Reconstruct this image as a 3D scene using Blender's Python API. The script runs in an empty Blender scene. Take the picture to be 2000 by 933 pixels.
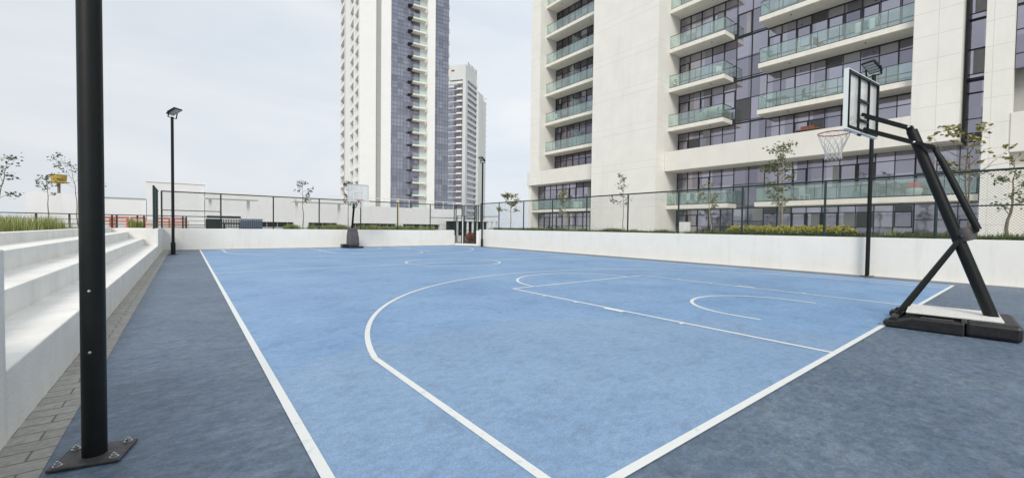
import bpy, bmesh, math, random
from mathutils import Vector, Matrix
R = math.radians
PI = math.pi
S = bpy.context.scene
C = S.collection

# ------------------------------------------------------------------ camera
cam_d = bpy.data.cameras.new("camera"); cam = bpy.data.objects.new("camera", cam_d); C.objects.link(cam)
yaw, pitch, roll = 0.6690, -0.0256, 0.0130
fw = Vector((math.sin(yaw)*math.cos(pitch), math.cos(yaw)*math.cos(pitch), math.sin(pitch)))
r0 = Vector((math.cos(yaw), -math.sin(yaw), 0)); u0 = r0.cross(fw)
rr = r0*math.cos(roll)+u0*math.sin(roll); uu = -r0*math.sin(roll)+u0*math.cos(roll)
M = Matrix((rr, uu, -fw)).transposed().to_4x4(); M.translation = Vector((-0.6288, -1.4461, 1.3608))
cam.matrix_world = M
cam_d.sensor_width = 36; cam_d.lens = 814.74/2000*36
cam_d.shift_x = -5.49/2000; cam_d.shift_y = -0.00056
cam_d.clip_start = 0.05; cam_d.clip_end = 6000
S.camera = cam

# ------------------------------------------------------------------ sky, sun, exposure
SUN_EL, SUN_AZ = 38, 222          # azimuth clockwise from +Y
w = bpy.data.worlds.new("World"); S.world = w; w.use_nodes = True
nt = w.node_tree; nt.nodes.clear()
def N(nt, t, **k):
    n = nt.nodes.new(t)
    for a, b in k.items(): setattr(n, a, b)
    return n
out = N(nt, 'ShaderNodeOutputWorld'); bg = N(nt, 'ShaderNodeBackground'); bg.inputs[1].default_value = 0.1
sky = N(nt, 'ShaderNodeTexSky', sky_type='NISHITA'); sky.sun_disc = False
sky.sun_elevation = R(SUN_EL); sky.sun_rotation = R(SUN_AZ); sky.dust_density = 4; sky.air_density = 1.5
tc = N(nt, 'ShaderNodeTexCoord'); sep = N(nt, 'ShaderNodeSeparateXYZ'); nt.links.new(tc.outputs['Generated'], sep.inputs[0])
mp = N(nt, 'ShaderNodeMapping'); mp.inputs['Scale'].default_value = (1.3, 1.3, 4.5); nt.links.new(tc.outputs['Generated'], mp.inputs[0])
nz = N(nt, 'ShaderNodeTexNoise'); nz.inputs['Scale'].default_value = 1.5; nz.inputs['Detail'].default_value = 6; nz.inputs['Roughness'].default_value = .55; nz.inputs['Distortion'].default_value = .6
nt.links.new(mp.outputs[0], nz.inputs['Vector'])
rp = N(nt, 'ShaderNodeValToRGB'); e = rp.color_ramp.elements
e[0].position = .36; e[0].color = (.65, .705, .775, 1); e[1].position = .68; e[1].color = (.775, .80, .835, 1)
nt.links.new(nz.outputs['Fac'], rp.inputs[0])
gr = N(nt, 'ShaderNodeMapRange'); gr.interpolation_type = 'SMOOTHSTEP'
gr.inputs['From Min'].default_value = .38; gr.inputs['From Max'].default_value = 1; gr.inputs['To Min'].default_value = 9.7; gr.inputs['To Max'].default_value = 12.5
nt.links.new(sep.outputs['Z'], gr.inputs['Value'])
dt = N(nt, 'ShaderNodeVectorMath', operation='DOT_PRODUCT'); nt.links.new(tc.outputs['Generated'], dt.inputs[0]); dt.inputs[1].default_value = (math.sin(R(60)), math.cos(R(60)), 0)
ag = N(nt, 'ShaderNodeMapRange'); ag.inputs['From Min'].default_value = .2; ag.inputs['From Max'].default_value = .95; ag.inputs['To Min'].default_value = .985; ag.inputs['To Max'].default_value = 1.13; nt.links.new(dt.outputs['Value'], ag.inputs['Value'])
gm = N(nt, 'ShaderNodeMath', operation='MULTIPLY'); nt.links.new(gr.outputs[0], gm.inputs[0]); nt.links.new(ag.outputs[0], gm.inputs[1])
vm = N(nt, 'ShaderNodeVectorMath', operation='SCALE'); nt.links.new(rp.outputs[0], vm.inputs[0]); nt.links.new(gm.outputs[0], vm.inputs['Scale'])
mx = N(nt, 'ShaderNodeMixRGB'); mx.inputs[0].default_value = .93
nt.links.new(sky.outputs[0], mx.inputs[1]); nt.links.new(vm.outputs[0], mx.inputs[2]); nt.links.new(mx.outputs[0], bg.inputs[0]); nt.links.new(bg.outputs[0], out.inputs[0])
sd = bpy.data.lights.new("sun", 'SUN'); sd.energy = 2.0; sd.angle = R(22); sd.color = (1, .95, .87)
so = bpy.data.objects.new("sun", sd); C.objects.link(so)
sdir = Vector((math.sin(R(SUN_AZ))*math.cos(R(SUN_EL)), math.cos(R(SUN_AZ))*math.cos(R(SUN_EL)), math.sin(R(SUN_EL))))
so.rotation_euler = sdir.to_track_quat('Z', 'Y').to_euler()
S.view_settings.view_transform = 'Standard'; S.view_settings.look = 'None'; S.view_settings.gamma = 1
S.view_settings.use_curve_mapping = False; S.view_settings.exposure = 0.13
try:
    S.cycles.max_bounces = 8; S.cycles.transparent_max_bounces = 16
except Exception: pass

# ------------------------------------------------------------------ materials
def bs(m): return m.node_tree.nodes['Principled BSDF']
def mat(name, col, rough=.6, metal=0, spec=.5, var=0, scale=3, col2=None, bump=0, bscale=60, stretch=None, detail=5):
    m = bpy.data.materials.new(name); m.use_nodes = True; b = bs(m); t = m.node_tree
    b.inputs['Base Color'].default_value = (*col, 1); b.inputs['Roughness'].default_value = rough
    b.inputs['Metallic'].default_value = metal; b.inputs['Specular IOR Level'].default_value = spec
    g = N(t, 'ShaderNodeNewGeometry'); v = g.outputs['Position']
    if stretch:
        q = N(t, 'ShaderNodeMapping'); q.inputs['Scale'].default_value = stretch; t.links.new(v, q.inputs[0]); v = q.outputs[0]
    m['v'] = 0
    if var or col2:
        n = N(t, 'ShaderNodeTexNoise'); n.inputs['Scale'].default_value = scale; n.inputs['Detail'].default_value = detail; n.inputs['Roughness'].default_value = .6
        t.links.new(v, n.inputs['Vector'])
        rm = N(t, 'ShaderNodeValToRGB'); a = rm.color_ramp.elements; a[0].position = .32; a[1].position = .68
        c2 = col2 or tuple(min(1, c*(1+var)) for c in col); c1 = col if col2 else tuple(c*(1-var) for c in col)
        a[0].color = (*c1, 1); a[1].color = (*c2, 1)
        t.links.new(n.outputs['Fac'], rm.inputs[0]); t.links.new(rm.outputs[0], b.inputs['Base Color'])
    if bump:
        n = N(t, 'ShaderNodeTexNoise'); n.inputs['Scale'].default_value = bscale; n.inputs['Detail'].default_value = 4
        t.links.new(g.outputs['Position'], n.inputs['Vector'])
        bb = N(t, 'ShaderNodeBump'); bb.inputs['Strength'].default_value = bump; bb.inputs['Distance'].default_value = .01
        t.links.new(n.outputs['Fac'], bb.inputs['Height']); t.links.new(bb.outputs[0], b.inputs['Normal'])
    return m

def court_mat(name, c_lo, c_mid, c_hi, fade, blotch=.84, fine=(.9, 1.1), dusty=None):
    """acrylic court paint: cloudy wear, fine grain, scuffs"""
    m = bpy.data.materials.new(name); m.use_nodes = True; b = bs(m); t = m.node_tree; L = t.links.new
    g = N(t, 'ShaderNodeNewGeometry')
    n1 = N(t, 'ShaderNodeTexNoise'); n1.inputs['Scale'].default_value = .55; n1.inputs['Detail'].default_value = 7; n1.inputs['Roughness'].default_value = .62
    L(g.outputs['Position'], n1.inputs['Vector'])
    rm = N(t, 'ShaderNodeValToRGB'); a = rm.color_ramp.elements; a[0].position = .3; a[0].color = (*c_lo, 1); a[1].position = .7; a[1].color = (*c_hi, 1)
    k = a.new(.5); k.color = (*c_mid, 1); L(n1.outputs['Fac'], rm.inputs[0])
    # scuffs, dusty smears
    mpn = N(t, 'ShaderNodeMapping'); mpn.inputs['Rotation'].default_value = (0, 0, R(-52)); mpn.inputs['Scale'].default_value = (1.6, 5.5, 1)
    L(g.outputs['Position'], mpn.inputs[0])
    n2 = N(t, 'ShaderNodeTexNoise'); n2.inputs['Scale'].default_value = 1.5; n2.inputs['Detail'].default_value = 8; n2.inputs['Roughness'].default_value = .72; L(mpn.outputs[0], n2.inputs['Vector'])
    r2 = N(t, 'ShaderNodeMapRange'); r2.inputs['From Min'].default_value = .5; r2.inputs['From Max'].default_value = .78; r2.inputs['To Max'].default_value = .5; L(n2.outputs['Fac'], r2.inputs['Value'])
    m1 = N(t, 'ShaderNodeMixRGB'); m1.inputs[2].default_value = (*fade, 1); L(r2.outputs[0], m1.inputs[0]); L(rm.outputs[0], m1.inputs[1])
    # dark grit
    n3 = N(t, 'ShaderNodeTexNoise'); n3.inputs['Scale'].default_value = 3.1; n3.inputs['Detail'].default_value = 10; n3.inputs['Roughness'].default_value = .8; L(g.outputs['Position'], n3.inputs['Vector'])
    r3 = N(t, 'ShaderNodeMapRange'); r3.inputs['From Min'].default_value = .34; r3.inputs['From Max'].default_value = .5; r3.inputs['To Min'].default_value = blotch; L(n3.outputs['Fac'], r3.inputs['Value'])
    n4 = N(t, 'ShaderNodeTexNoise'); n4.inputs['Scale'].default_value = 75; n4.inputs['Detail'].default_value = 3; L(g.outputs['Position'], n4.inputs['Vector'])
    r4 = N(t, 'ShaderNodeMapRange'); r4.inputs['From Min'].default_value = .3; r4.inputs['From Max'].default_value = .7; r4.inputs['To Min'].default_value = .83; r4.inputs['To Max'].default_value = 1.15; L(n4.outputs['Fac'], r4.inputs['Value'])
    mu = N(t, 'ShaderNodeMath', operation='MULTIPLY'); L(r3.outputs[0], mu.inputs[0]); L(r4.outputs[0], mu.inputs[1])
    # hand-wide roller and broom marks
    mpf = N(t, 'ShaderNodeMapping'); mpf.inputs['Rotation'].default_value = (0, 0, R(-50)); mpf.inputs['Scale'].default_value = (1, 1.5, 1); L(g.outputs['Position'], mpf.inputs[0])
    n6 = N(t, 'ShaderNodeTexNoise'); n6.inputs['Scale'].default_value = 10; n6.inputs['Detail'].default_value = 6; n6.inputs['Roughness'].default_value = .7; n6.inputs['Distortion'].default_value = .4; L(mpf.outputs[0], n6.inputs['Vector'])
    r6 = N(t, 'ShaderNodeMapRange'); r6.inputs['From Min'].default_value = .36; r6.inputs['From Max'].default_value = .64; r6.inputs['To Min'].default_value = fine[0]; r6.inputs['To Max'].default_value = fine[1]; L(n6.outputs['Fac'], r6.inputs['Value'])
    mu2 = N(t, 'ShaderNodeMath', operation='MULTIPLY'); L(mu.outputs[0], mu2.inputs[0]); L(r6.outputs[0], mu2.inputs[1]); mu = mu2
    # small pale chips and dark specks
    vo = N(t, 'ShaderNodeTexVoronoi'); vo.inputs['Scale'].default_value = 5.5; L(g.outputs['Position'], vo.inputs['Vector'])
    sl = N(t, 'ShaderNodeSeparateColor'); L(vo.outputs['Color'], sl.inputs[0])
    rad = N(t, 'ShaderNodeMath', operation='MULTIPLY'); L(sl.outputs[0], rad.inputs[0]); rad.inputs[1].default_value = .085
    rad2 = N(t, 'ShaderNodeMath', operation='SUBTRACT'); L(rad.outputs[0], rad2.inputs[0]); rad2.inputs[1].default_value = .05
    lt_ = N(t, 'ShaderNodeMath', operation='LESS_THAN'); L(vo.outputs['Distance'], lt_.inputs[0]); L(rad2.outputs[0], lt_.inputs[1])
    gt_ = N(t, 'ShaderNodeMath', operation='GREATER_THAN'); L(sl.outputs[1], gt_.inputs[0]); gt_.inputs[1].default_value = .5
    cc = N(t, 'ShaderNodeMixRGB'); L(gt_.outputs[0], cc.inputs[0]); cc.inputs[1].default_value = (.06, .08, .10, 1); cc.inputs[2].default_value = (.42, .47, .52, 1)
    mc = N(t, 'ShaderNodeMixRGB'); lf_ = N(t, 'ShaderNodeMath', operation='MULTIPLY'); L(lt_.outputs[0], lf_.inputs[0]); lf_.inputs[1].default_value = .6
    L(lf_.outputs[0], mc.inputs[0]); L(m1.outputs[0], mc.inputs[1]); L(cc.outputs[0], mc.inputs[2]); m1 = mc
    if dusty:
        # a worn, greyer patch whose outline shows in the paint
        (dx, dy, dr, dcol) = dusty
        sb = N(t, 'ShaderNodeVectorMath', operation='SUBTRACT'); L(g.outputs['Position'], sb.inputs[0]); sb.inputs[1].default_value = (dx, dy, 0)
        ln2 = N(t, 'ShaderNodeVectorMath', operation='LENGTH'); L(sb.outputs[0], ln2.inputs[0])
        nd = N(t, 'ShaderNodeTexNoise'); nd.inputs['Scale'].default_value = .8; nd.inputs['Detail'].default_value = 3; L(g.outputs['Position'], nd.inputs['Vector'])
        ad = N(t, 'ShaderNodeMath', operation='MULTIPLY_ADD'); L(nd.outputs['Fac'], ad.inputs[0]); ad.inputs[1].default_value = 1.6; L(ln2.outputs['Value'], ad.inputs[2])
        rd = N(t, 'ShaderNodeMapRange'); rd.inputs['From Min'].default_value = dr+.75; rd.inputs['From Max'].default_value = dr+1.05; rd.inputs['To Min'].default_value = .42; rd.inputs['To Max'].default_value = 0; L(ad.outputs[0], rd.inputs['Value'])
        md_ = N(t, 'ShaderNodeMixRGB'); L(rd.outputs[0], md_.inputs[0]); L(m1.outputs[0], md_.inputs[1]); md_.inputs[2].default_value = (*dcol, 1); m1 = md_
    vmul = N(t, 'ShaderNodeVectorMath', operation='SCALE'); L(m1.outputs[0], vmul.inputs[0]); L(mu.outputs[0], vmul.inputs['Scale'])
    L(vmul.outputs[0], b.inputs['Base Color'])
    b.inputs['Roughness'].default_value = .55; b.inputs['Specular IOR Level'].default_value = .5
    bb = N(t, 'ShaderNodeBump'); bb.inputs['Strength'].default_value = .35; bb.inputs['Distance'].default_value = .004
    L(n4.outputs['Fac'], bb.inputs['Height']); L(bb.outputs[0], b.inputs['Normal'])
    return m

def panel_mat(name, col, period, z0, off, axis='Y', vper=0, v0=0):
    """plastered panel wall with pairs of thin horizontal joints, optional vertical joints"""
    m = mat(name, col, .75, var=.035, scale=.7, bump=.15, bscale=25); t = m.node_tree; L = t.links.new; b = bs(m)
    g = N(t, 'ShaderNodeNewGeometry'); s = N(t, 'ShaderNodeSeparateXYZ'); L(g.outputs['Position'], s.inputs[0])
    def line(src, per, z, wd):
        a = N(t, 'ShaderNodeMath', operation='SUBTRACT'); L(src, a.inputs[0]); a.inputs[1].default_value = z - per*20
        d = N(t, 'ShaderNodeMath', operation='MODULO'); L(a.outputs[0], d.inputs[0]); d.inputs[1].default_value = per
        c = N(t, 'ShaderNodeMath', operation='LESS_THAN'); L(d.outputs[0], c.inputs[0]); c.inputs[1].default_value = wd
        return c.outputs[0]
    fs = [line(s.outputs['Z'], period, z0, .035)]
    if off: fs.append(line(s.outputs['Z'], period, z0+off, .03))
    if vper: fs.append(line(s.outputs[axis], vper, v0, .03))
    acc = fs[0]
    for f in fs[1:]:
        q = N(t, 'ShaderNodeMath', operation='MAXIMUM'); L(acc, q.inputs[0]); L(f, q.inputs[1]); acc = q.outputs[0]
    src = b.inputs['Base Color'].links[0].from_socket
    mixn = N(t, 'ShaderNodeMixRGB', blend_type='MIX'); q = N(t, 'ShaderNodeMath', operation='MULTIPLY'); L(acc, q.inputs[0]); q.inputs[1].default_value = .3
    L(q.outputs[0], mixn.inputs[0]); L(src, mixn.inputs[1]); mixn.inputs[2].default_value = (.3, .29, .26, 1); L(mixn.outputs[0], b.inputs['Base Color'])
    return m

def glass_wall_mat(name, c1, c2, cell=(1, 1, 1), rough=.04, metal=.85):
    """tinted reflective curtain-wall glass, each pane slightly different"""
    m = bpy.data.materials.new(name); m.use_nodes = True; b = bs(m); t = m.node_tree; L = t.links.new
    g = N(t, 'ShaderNodeNewGeometry'); mpn = N(t, 'ShaderNodeMapping'); mpn.inputs['Scale'].default_value = cell; L(g.outputs['Position'], mpn.inputs[0])
    fl = N(t, 'ShaderNodeVectorMath', operation='FLOOR'); L(mpn.outputs[0], fl.inputs[0])
    wn = N(t, 'ShaderNodeTexWhiteNoise'); L(fl.outputs[0], wn.inputs['Vector'])
    n = N(t, 'ShaderNodeTexNoise'); n.inputs['Scale'].default_value = .5; n.inputs['Detail'].default_value = 3; L(g.outputs['Position'], n.inputs['Vector'])
    av = N(t, 'ShaderNodeMath', operation='MULTIPLY_ADD'); L(wn.outputs['Value'], av.inputs[0]); av.inputs[1].default_value = .7; 
    av2 = N(t, 'ShaderNodeMath', operation='MULTIPLY'); L(n.outputs['Fac'], av2.inputs[0]); av2.inputs[1].default_value = .3; L(av2.outputs[0], av.inputs[2])
    mixn = N(t, 'ShaderNodeMixRGB'); mixn.inputs[1].default_value = (*c1, 1); mixn.inputs[2].default_value = (*c2, 1); L(av.outputs[0], mixn.inputs[0])
    L(mixn.outputs[0], b.inputs['Base Color']); b.inputs['Metallic'].default_value = metal; b.inputs['Roughness'].default_value = rough
    bb = N(t, 'ShaderNodeBump'); bb.inputs['Strength'].default_value = .12; bb.inputs['Distance'].default_value = .05
    n5 = N(t, 'ShaderNodeTexNoise'); n5.inputs['Scale'].default_value = 1.1; L(g.outputs['Position'], n5.inputs['Vector'])
    L(n5.outputs['Fac'], bb.inputs['Height']); L(bb.outputs[0], b.inputs['Normal'])
    return m

def clear_mat(name, tint, refl=.12, diff=None, dfac=.1):
    m = bpy.data.materials.new(name); m.use_nodes = True; t = m.node_tree; t.nodes.clear(); L = t.links.new
    o = N(t, 'ShaderNodeOutputMaterial'); tr = N(t, 'ShaderNodeBsdfTransparent'); tr.inputs[0].default_value = (*tint, 1)
    gl = N(t, 'ShaderNodeBsdfGlossy'); gl.inputs['Roughness'].default_value = .05; gl.inputs[0].default_value = (.8, .9, .88, 1)
    mx = N(t, 'ShaderNodeMixShader'); fc = N(t, 'ShaderNodeLayerWeight'); fc.inputs[0].default_value = .5; pw_ = N(t, 'ShaderNodeMath', operation='POWER'); L(fc.outputs['Facing'], pw_.inputs[0]); pw_.inputs[1].default_value = 4; lw = N(t, 'ShaderNodeMath', operation='MULTIPLY'); L(pw_.outputs[0], lw.inputs[0]); lw.inputs[1].default_value = .5
    ad = N(t, 'ShaderNodeMath', operation='ADD'); L(lw.outputs[0], ad.inputs[0]); ad.inputs[1].default_value = refl; ad.use_clamp = True
    df = N(t, 'ShaderNodeBsdfDiffuse'); df.inputs[0].default_value = (*(diff or (.5, .7, .65)), 1)
    m2 = N(t, 'ShaderNodeMixShader'); m2.inputs[0].default_value = dfac; L(tr.outputs[0], m2.inputs[1]); L(df.outputs[0], m2.inputs[2])
    L(ad.outputs[0], mx.inputs[0]); L(m2.outputs[0], mx.inputs[1]); L(gl.outputs[0], mx.inputs[2]); L(mx.outputs[0], o.inputs[0])
    return m

m_court = court_mat('court_paint', (.138, .255, .455), (.180, .318, .520), (.225, .368, .562), (.33, .44, .56), .80, (.90, 1.10), (2.2, -.6, 3.9, (.245, .335, .45)))
m_border = court_mat('border_paint', (.082, .120, .178), (.100, .142, .200), (.128, .174, .228), (.24, .285, .32), .72, (.76, 1.22))
m_line = mat('line_paint', (.52, .58, .62), .55, col2=(.72, .74, .72), scale=14, bump=.2, bscale=80, detail=9)
m_line.node_tree.nodes['Color Ramp'].color_ramp.elements[0].position = .26; m_line.node_tree.nodes['Color Ramp'].color_ramp.elements[1].position = .42
m_plaster = mat('white_plaster', (.82, .805, .755), .8, col2=(.87, .855, .81), scale=1.3, bump=.35, bscale=45)
m_step = mat('bleacher_plaster', (.74, .73, .69), .8, col2=(.85, .84, .80), scale=2.1, bump=.5, bscale=38)
m_terr = mat('terrace_paving', (.42, .41, .38), .85, var=.12, scale=2, bump=.2)
m_soil = mat('soil', (.12, .09, .06), .95, var=.3, scale=9, bump=.5)
m_black = mat('black_paint', (.0045, .0065, .0065), .5, spec=.3, var=.25, scale=14, bump=.08, bscale=120)
m_blackd = mat('dusty_black_paint', (.06, .057, .057), .6, var=.45, scale=22, bump=.4, bscale=90)
m_green = mat('green_fence_coating', (.012, .032, .030), .45, var=.2, scale=10)
m_wire = mat('green_wire_coating', (.03, .075, .065), .5)
m_steel = mat('galvanised_steel', (.45, .44, .42), .4, metal=.8, var=.2, scale=40)
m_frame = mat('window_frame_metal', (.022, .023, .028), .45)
m_cream = mat('cream_render', (.74, .725, .67), .75, var=.03, scale=.9, bump=.2, bscale=25)
m_slab = mat('balcony_render', (.78, .755, .68), .75, var=.05, scale=2, bump=.2, bscale=25)
m_white = mat('white_render', (.80, .80, .785), .8, var=.02, scale=.4)
m_podium = mat('podium_render', (.74, .75, .76), .8, var=.03, scale=.3)
m_panelw = panel_mat('panel_render', (.775, .765, .72), 3.41, 3.35, .62)
m_panelc = panel_mat('column_render', (.775, .765, .72), 1.33, 3.15, 0, 'Y', 1.02, 2.45)
m_glass = glass_wall_mat('curtain_glass', (.20, .19, .235), (.56, .54, .61), (1, 1.12, .59))
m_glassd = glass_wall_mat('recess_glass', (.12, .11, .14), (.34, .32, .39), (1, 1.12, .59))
m_glasst = glass_wall_mat('tower_glass', (.21, .22, .265), (.42, .43, .50), (.7, .7, .6), rough=.12)
m_rail = clear_mat('balcony_glass', (.87, .94, .92), .07, (.76, .88, .84), .10)
m_board = clear_mat('backboard_acrylic', (.90, .91, .90), .06, (.86, .86, .85), .5)
m_red = mat('rim_red', (.42, .05, .045), .45, var=.25, scale=30)
m_net = mat('net_cord', (.72, .70, .66), .8)
m_rubber = mat('base_plastic', (.010, .010, .011), .42, var=.5, scale=16, bump=.3, bscale=50)
m_plank = mat('white_base_board', (.68, .67, .64), .7, var=.1, scale=7, bump=.3, bscale=60, stretch=(2, 9, 1))
m_bark = mat('bark', (.20, .165, .125), .9, var=.3, scale=20, bump=.5)
m_barkp = mat('pale_bark', (.36, .31, .25), .9, var=.3, scale=20, bump=.5)
m_leaf = mat('green_leaf', (.075, .10, .035), .5, col2=(.21, .23, .085), scale=6)
m_leafd = mat('dark_leaf', (.032, .042, .028), .5, col2=(.11, .12, .06), scale=6)
m_leafy = mat('yellow_green_leaf', (.13, .14, .04), .5, col2=(.32, .28, .10), scale=6)
m_grass = mat('grass_blades', (.12, .17, .04), .7, col2=(.42, .43, .15), scale=2.4)
m_grassg = mat('groundcover_green', (.055, .095, .02), .7, col2=(.20, .22, .06), scale=2.4)
m_flower = mat('yellow_flowers', (.55, .46, .03), .6, col2=(.62, .58, .10), scale=12)
m_redleaf = mat('red_leaf', (.12, .03, .02), .6, col2=(.32, .10, .05), scale=7)
m_orange = mat('orange_plastic', (.50, .17, .11), .5, var=.2, scale=8)
m_ylw = mat('yellow_paint', (.42, .30, .06), .6, var=.2, scale=3)
m_light = mat('lamp_lens', (.55, .55, .50), .25, var=.1, scale=30)
m_grey = mat('grey_render', (.36, .36, .35), .7, var=.05, scale=1)
m_blue = mat('blue_plastic', (.09, .13, .20), .5, var=.2)

def streaks(m, amt=.16, sc=2.2):
    t = m.node_tree; L = t.links.new; b = bs(m); g = N(t, 'ShaderNodeNewGeometry'); q = N(t, 'ShaderNodeMapping'); q.inputs['Scale'].default_value = (sc, sc, sc*.09); L(g.outputs['Position'], q.inputs[0])
    n = N(t, 'ShaderNodeTexNoise'); n.inputs['Scale'].default_value = 2; n.inputs['Detail'].default_value = 9; n.inputs['Roughness'].default_value = .7; L(q.outputs[0], n.inputs['Vector'])
    r = N(t, 'ShaderNodeMapRange'); r.inputs['From Min'].default_value = .52; r.inputs['From Max'].default_value = .75; r.inputs['To Max'].default_value = amt*2.2; L(n.outputs['Fac'], r.inputs['Value'])
    src = b.inputs['Base Color'].links[0].from_socket; x = N(t, 'ShaderNodeMixRGB'); L(r.outputs[0], x.inputs[0]); L(src, x.inputs[1]); x.inputs[2].default_value = (.52, .50, .44, 1); L(x.outputs[0], b.inputs['Base Color'])
for m_, a_, s_ in ((m_plaster, .11, 2.2), (m_step, .18, 1.6), (m_cream, .14, 1.2), (m_slab, .2, 1.6), (m_panelw, .12, .7), (m_panelc, .12, .7), (m_podium, .12, .5)): streaks(m_, a_, s_)

# pavers: grey concrete blocks with open joints and sand
m_pave = bpy.data.materials.new('grey_pavers'); m_pave.use_nodes = True
t = m_pave.node_tree; b = bs(m_pave); L = t.links.new
g = N(t, 'ShaderNodeNewGeometry'); br = N(t, 'ShaderNodeTexBrick'); br.inputs['Scale'].default_value = 1
br.inputs['Brick Width'].default_value = .3; br.inputs['Row Height'].default_value = .15; br.inputs['Mortar Size'].default_value = .006
br.inputs['Color1'].default_value = (.33, .32, .29, 1); br.inputs['Color2'].default_value = (.40, .39, .355, 1); br.inputs['Mortar'].default_value = (.17, .165, .15, 1)
L(g.outputs['Position'], br.inputs['Vector'])
n = N(t, 'ShaderNodeTexNoise'); n.inputs['Scale'].default_value = 22; n.inputs['Detail'].default_value = 8; L(g.outputs['Position'], n.inputs['Vector'])
mr = N(t, 'ShaderNodeMapRange'); mr.inputs['To Min'].default_value = .6; mr.inputs['To Max'].default_value = 1.4; L(n.outputs['Fac'], mr.inputs['Value'])
vs = N(t, 'ShaderNodeVectorMath', operation='SCALE'); L(br.outputs['Color'], vs.inputs[0]); L(mr.outputs[0], vs.inputs['Scale']); L(vs.outputs[0], b.inputs['Base Color'])
bb = N(t, 'ShaderNodeBump'); bb.inputs['Strength'].default_value = .6; bb.inputs['Distance'].default_value = .01; L(br.outputs['Fac'], bb.inputs['Height']); bb.invert = True; L(bb.outputs[0], b.inputs['Normal'])
b.inputs['Roughness'].default_value = .9

# ------------------------------------------------------------------ mesh builder
class MB:
    def __init__(s): s.v = []; s.f = []
    def add(s, vs, fs):
        o = len(s.v); s.v += [Vector(v) for v in vs]; s.f += [tuple(i+o for i in f) for f in fs]; return s
    def box(s, x0, x1, y0, y1, z0, z1):
        return s.add([(x0,y0,z0),(x1,y0,z0),(x1,y1,z0),(x0,y1,z0),(x0,y0,z1),(x1,y0,z1),(x1,y1,z1),(x0,y1,z1)],
                     [(3,2,1,0),(4,5,6,7),(0,1,5,4),(1,2,6,5),(2,3,7,6),(3,0,4,7)])
    def bar(s, p, q, wx, wz, up=(0,0,1)):
        p = Vector(p); q = Vector(q); d = (q-p).normalized(); up = Vector(up)
        a = d.cross(up)
        if a.length < 1e-4: a = d.cross(Vector((0,1,0)))
        a.normalize(); c = a.cross(d)
        vs = [e+a*wx/2*i+c*wz/2*j for e in (p, q) for i, j in ((-1,-1),(1,-1),(1,1),(-1,1))]
        return s.add(vs, [(0,1,2,3),(7,6,5,4),(0,4,5,1),(1,5,6,2),(2,6,7,3),(3,7,4,0)])
    def tube(s, p, q, r, r2=None, n=12, cap=True):
        return s.path([p, q], [r, r if r2 is None else r2], n, cap)
    def path(s, pts, rad, n=8, cap=True):
        pts = [Vector(p) for p in pts]; vs = []; fs = []
        d0 = (pts[1]-pts[0]).normalized(); a = d0.orthogonal().normalized()
        for i, p in enumerate(pts):
            d = (pts[min(i+1, len(pts)-1)]-pts[max(i-1, 0)]).normalized()
            a = (a-d*a.dot(d)).normalized(); c = d.cross(a)
            for k in range(n):
                t = 2*PI*k/n; vs.append(p+(a*math.cos(t)+c*math.sin(t))*rad[i])
        for i in range(len(pts)-1):
            for k in range(n): fs.append((i*n+k, i*n+(k+1) % n, (i+1)*n+(k+1) % n, (i+1)*n+k))
        if cap: fs.append(tuple(range(n-1, -1, -1))); fs.append(tuple(range((len(pts)-1)*n, len(pts)*n)))
        return s.add(vs, fs)
    def prism(s, poly, axis, a, c):
        n = len(poly); P = lambda u, v, k: {'x': (k,u,v), 'y': (u,k,v), 'z': (u,v,k)}[axis]
        vs = [P(u,v,a) for u, v in poly]+[P(u,v,c) for u, v in poly]
        return s.add(vs, [tuple(range(n)), tuple(range(2*n-1, n-1, -1))]+[(i, i+n, (i+1) % n+n, (i+1) % n) for i in range(n)])
    def ball(s, c, r, n=8, m=6, sq=(1,1,1)):
        vs = []; fs = []
        for i in range(m+1):
            ph = PI*i/m
            for k in range(n):
                th = 2*PI*k/n; vs.append((c[0]+r*sq[0]*math.sin(ph)*math.cos(th), c[1]+r*sq[1]*math.sin(ph)*math.sin(th), c[2]+r*sq[2]*math.cos(ph)))
        for i in range(m):
            for k in range(n): fs.append((i*n+k, (i+1)*n+k, (i+1)*n+(k+1) % n, i*n+(k+1) % n))
        return s.add(vs, fs)
    def build(s, name, m, parent=None, world=False, smooth=False, bevel=0, fix=True):
        me = bpy.data.meshes.new(name)
        vs = s.v
        if world and parent is not None:
            inv = rootmat(parent).inverted(); vs = [inv @ v for v in vs]
        me.from_pydata([tuple(v) for v in vs], [], s.f)
        if fix:
            bm = bmesh.new(); bm.from_mesh(me); bmesh.ops.recalc_face_normals(bm, faces=bm.faces); bm.to_mesh(me); bm.free()
        me.materials.append(m)
        if smooth:
            for p in me.polygons: p.use_smooth = True
            try: me.set_sharp_from_angle(angle=R(40))
            except Exception: pass
        o = bpy.data.objects.new(name, me); C.objects.link(o)
        if parent is not None: o.parent = parent
        if bevel:
            md = o.modifiers.new('bevel', 'BEVEL'); md.width = bevel; md.segments = 2; md.limit_method = 'ANGLE'
        return o
def rootmat(o):
    m = Matrix.Translation(o.location) @ Matrix.Rotation(o.rotation_euler.z, 4, 'Z')
    return m if o.parent is None else rootmat(o.parent) @ m
def tag(o, label=None, cat=None, group=None, kind=None):
    if label: o['label'] = label
    if cat: o['category'] = cat
    if group: o['group'] = group
    if kind: o['kind'] = kind
    return o
def thing(name, label, cat, loc=(0,0,0), rz=0, group=None):
    o = bpy.data.objects.new(name, None); o.empty_display_size = .3; C.objects.link(o); o.location = loc; o.rotation_euler = (0,0,rz)
    return tag(o, label, cat, group)
def copy_tree(o, parent=None):
    c = o.copy(); C.objects.link(c); c.parent = parent
    for ch in list(o.children): copy_tree(ch, c)
    return c
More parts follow.
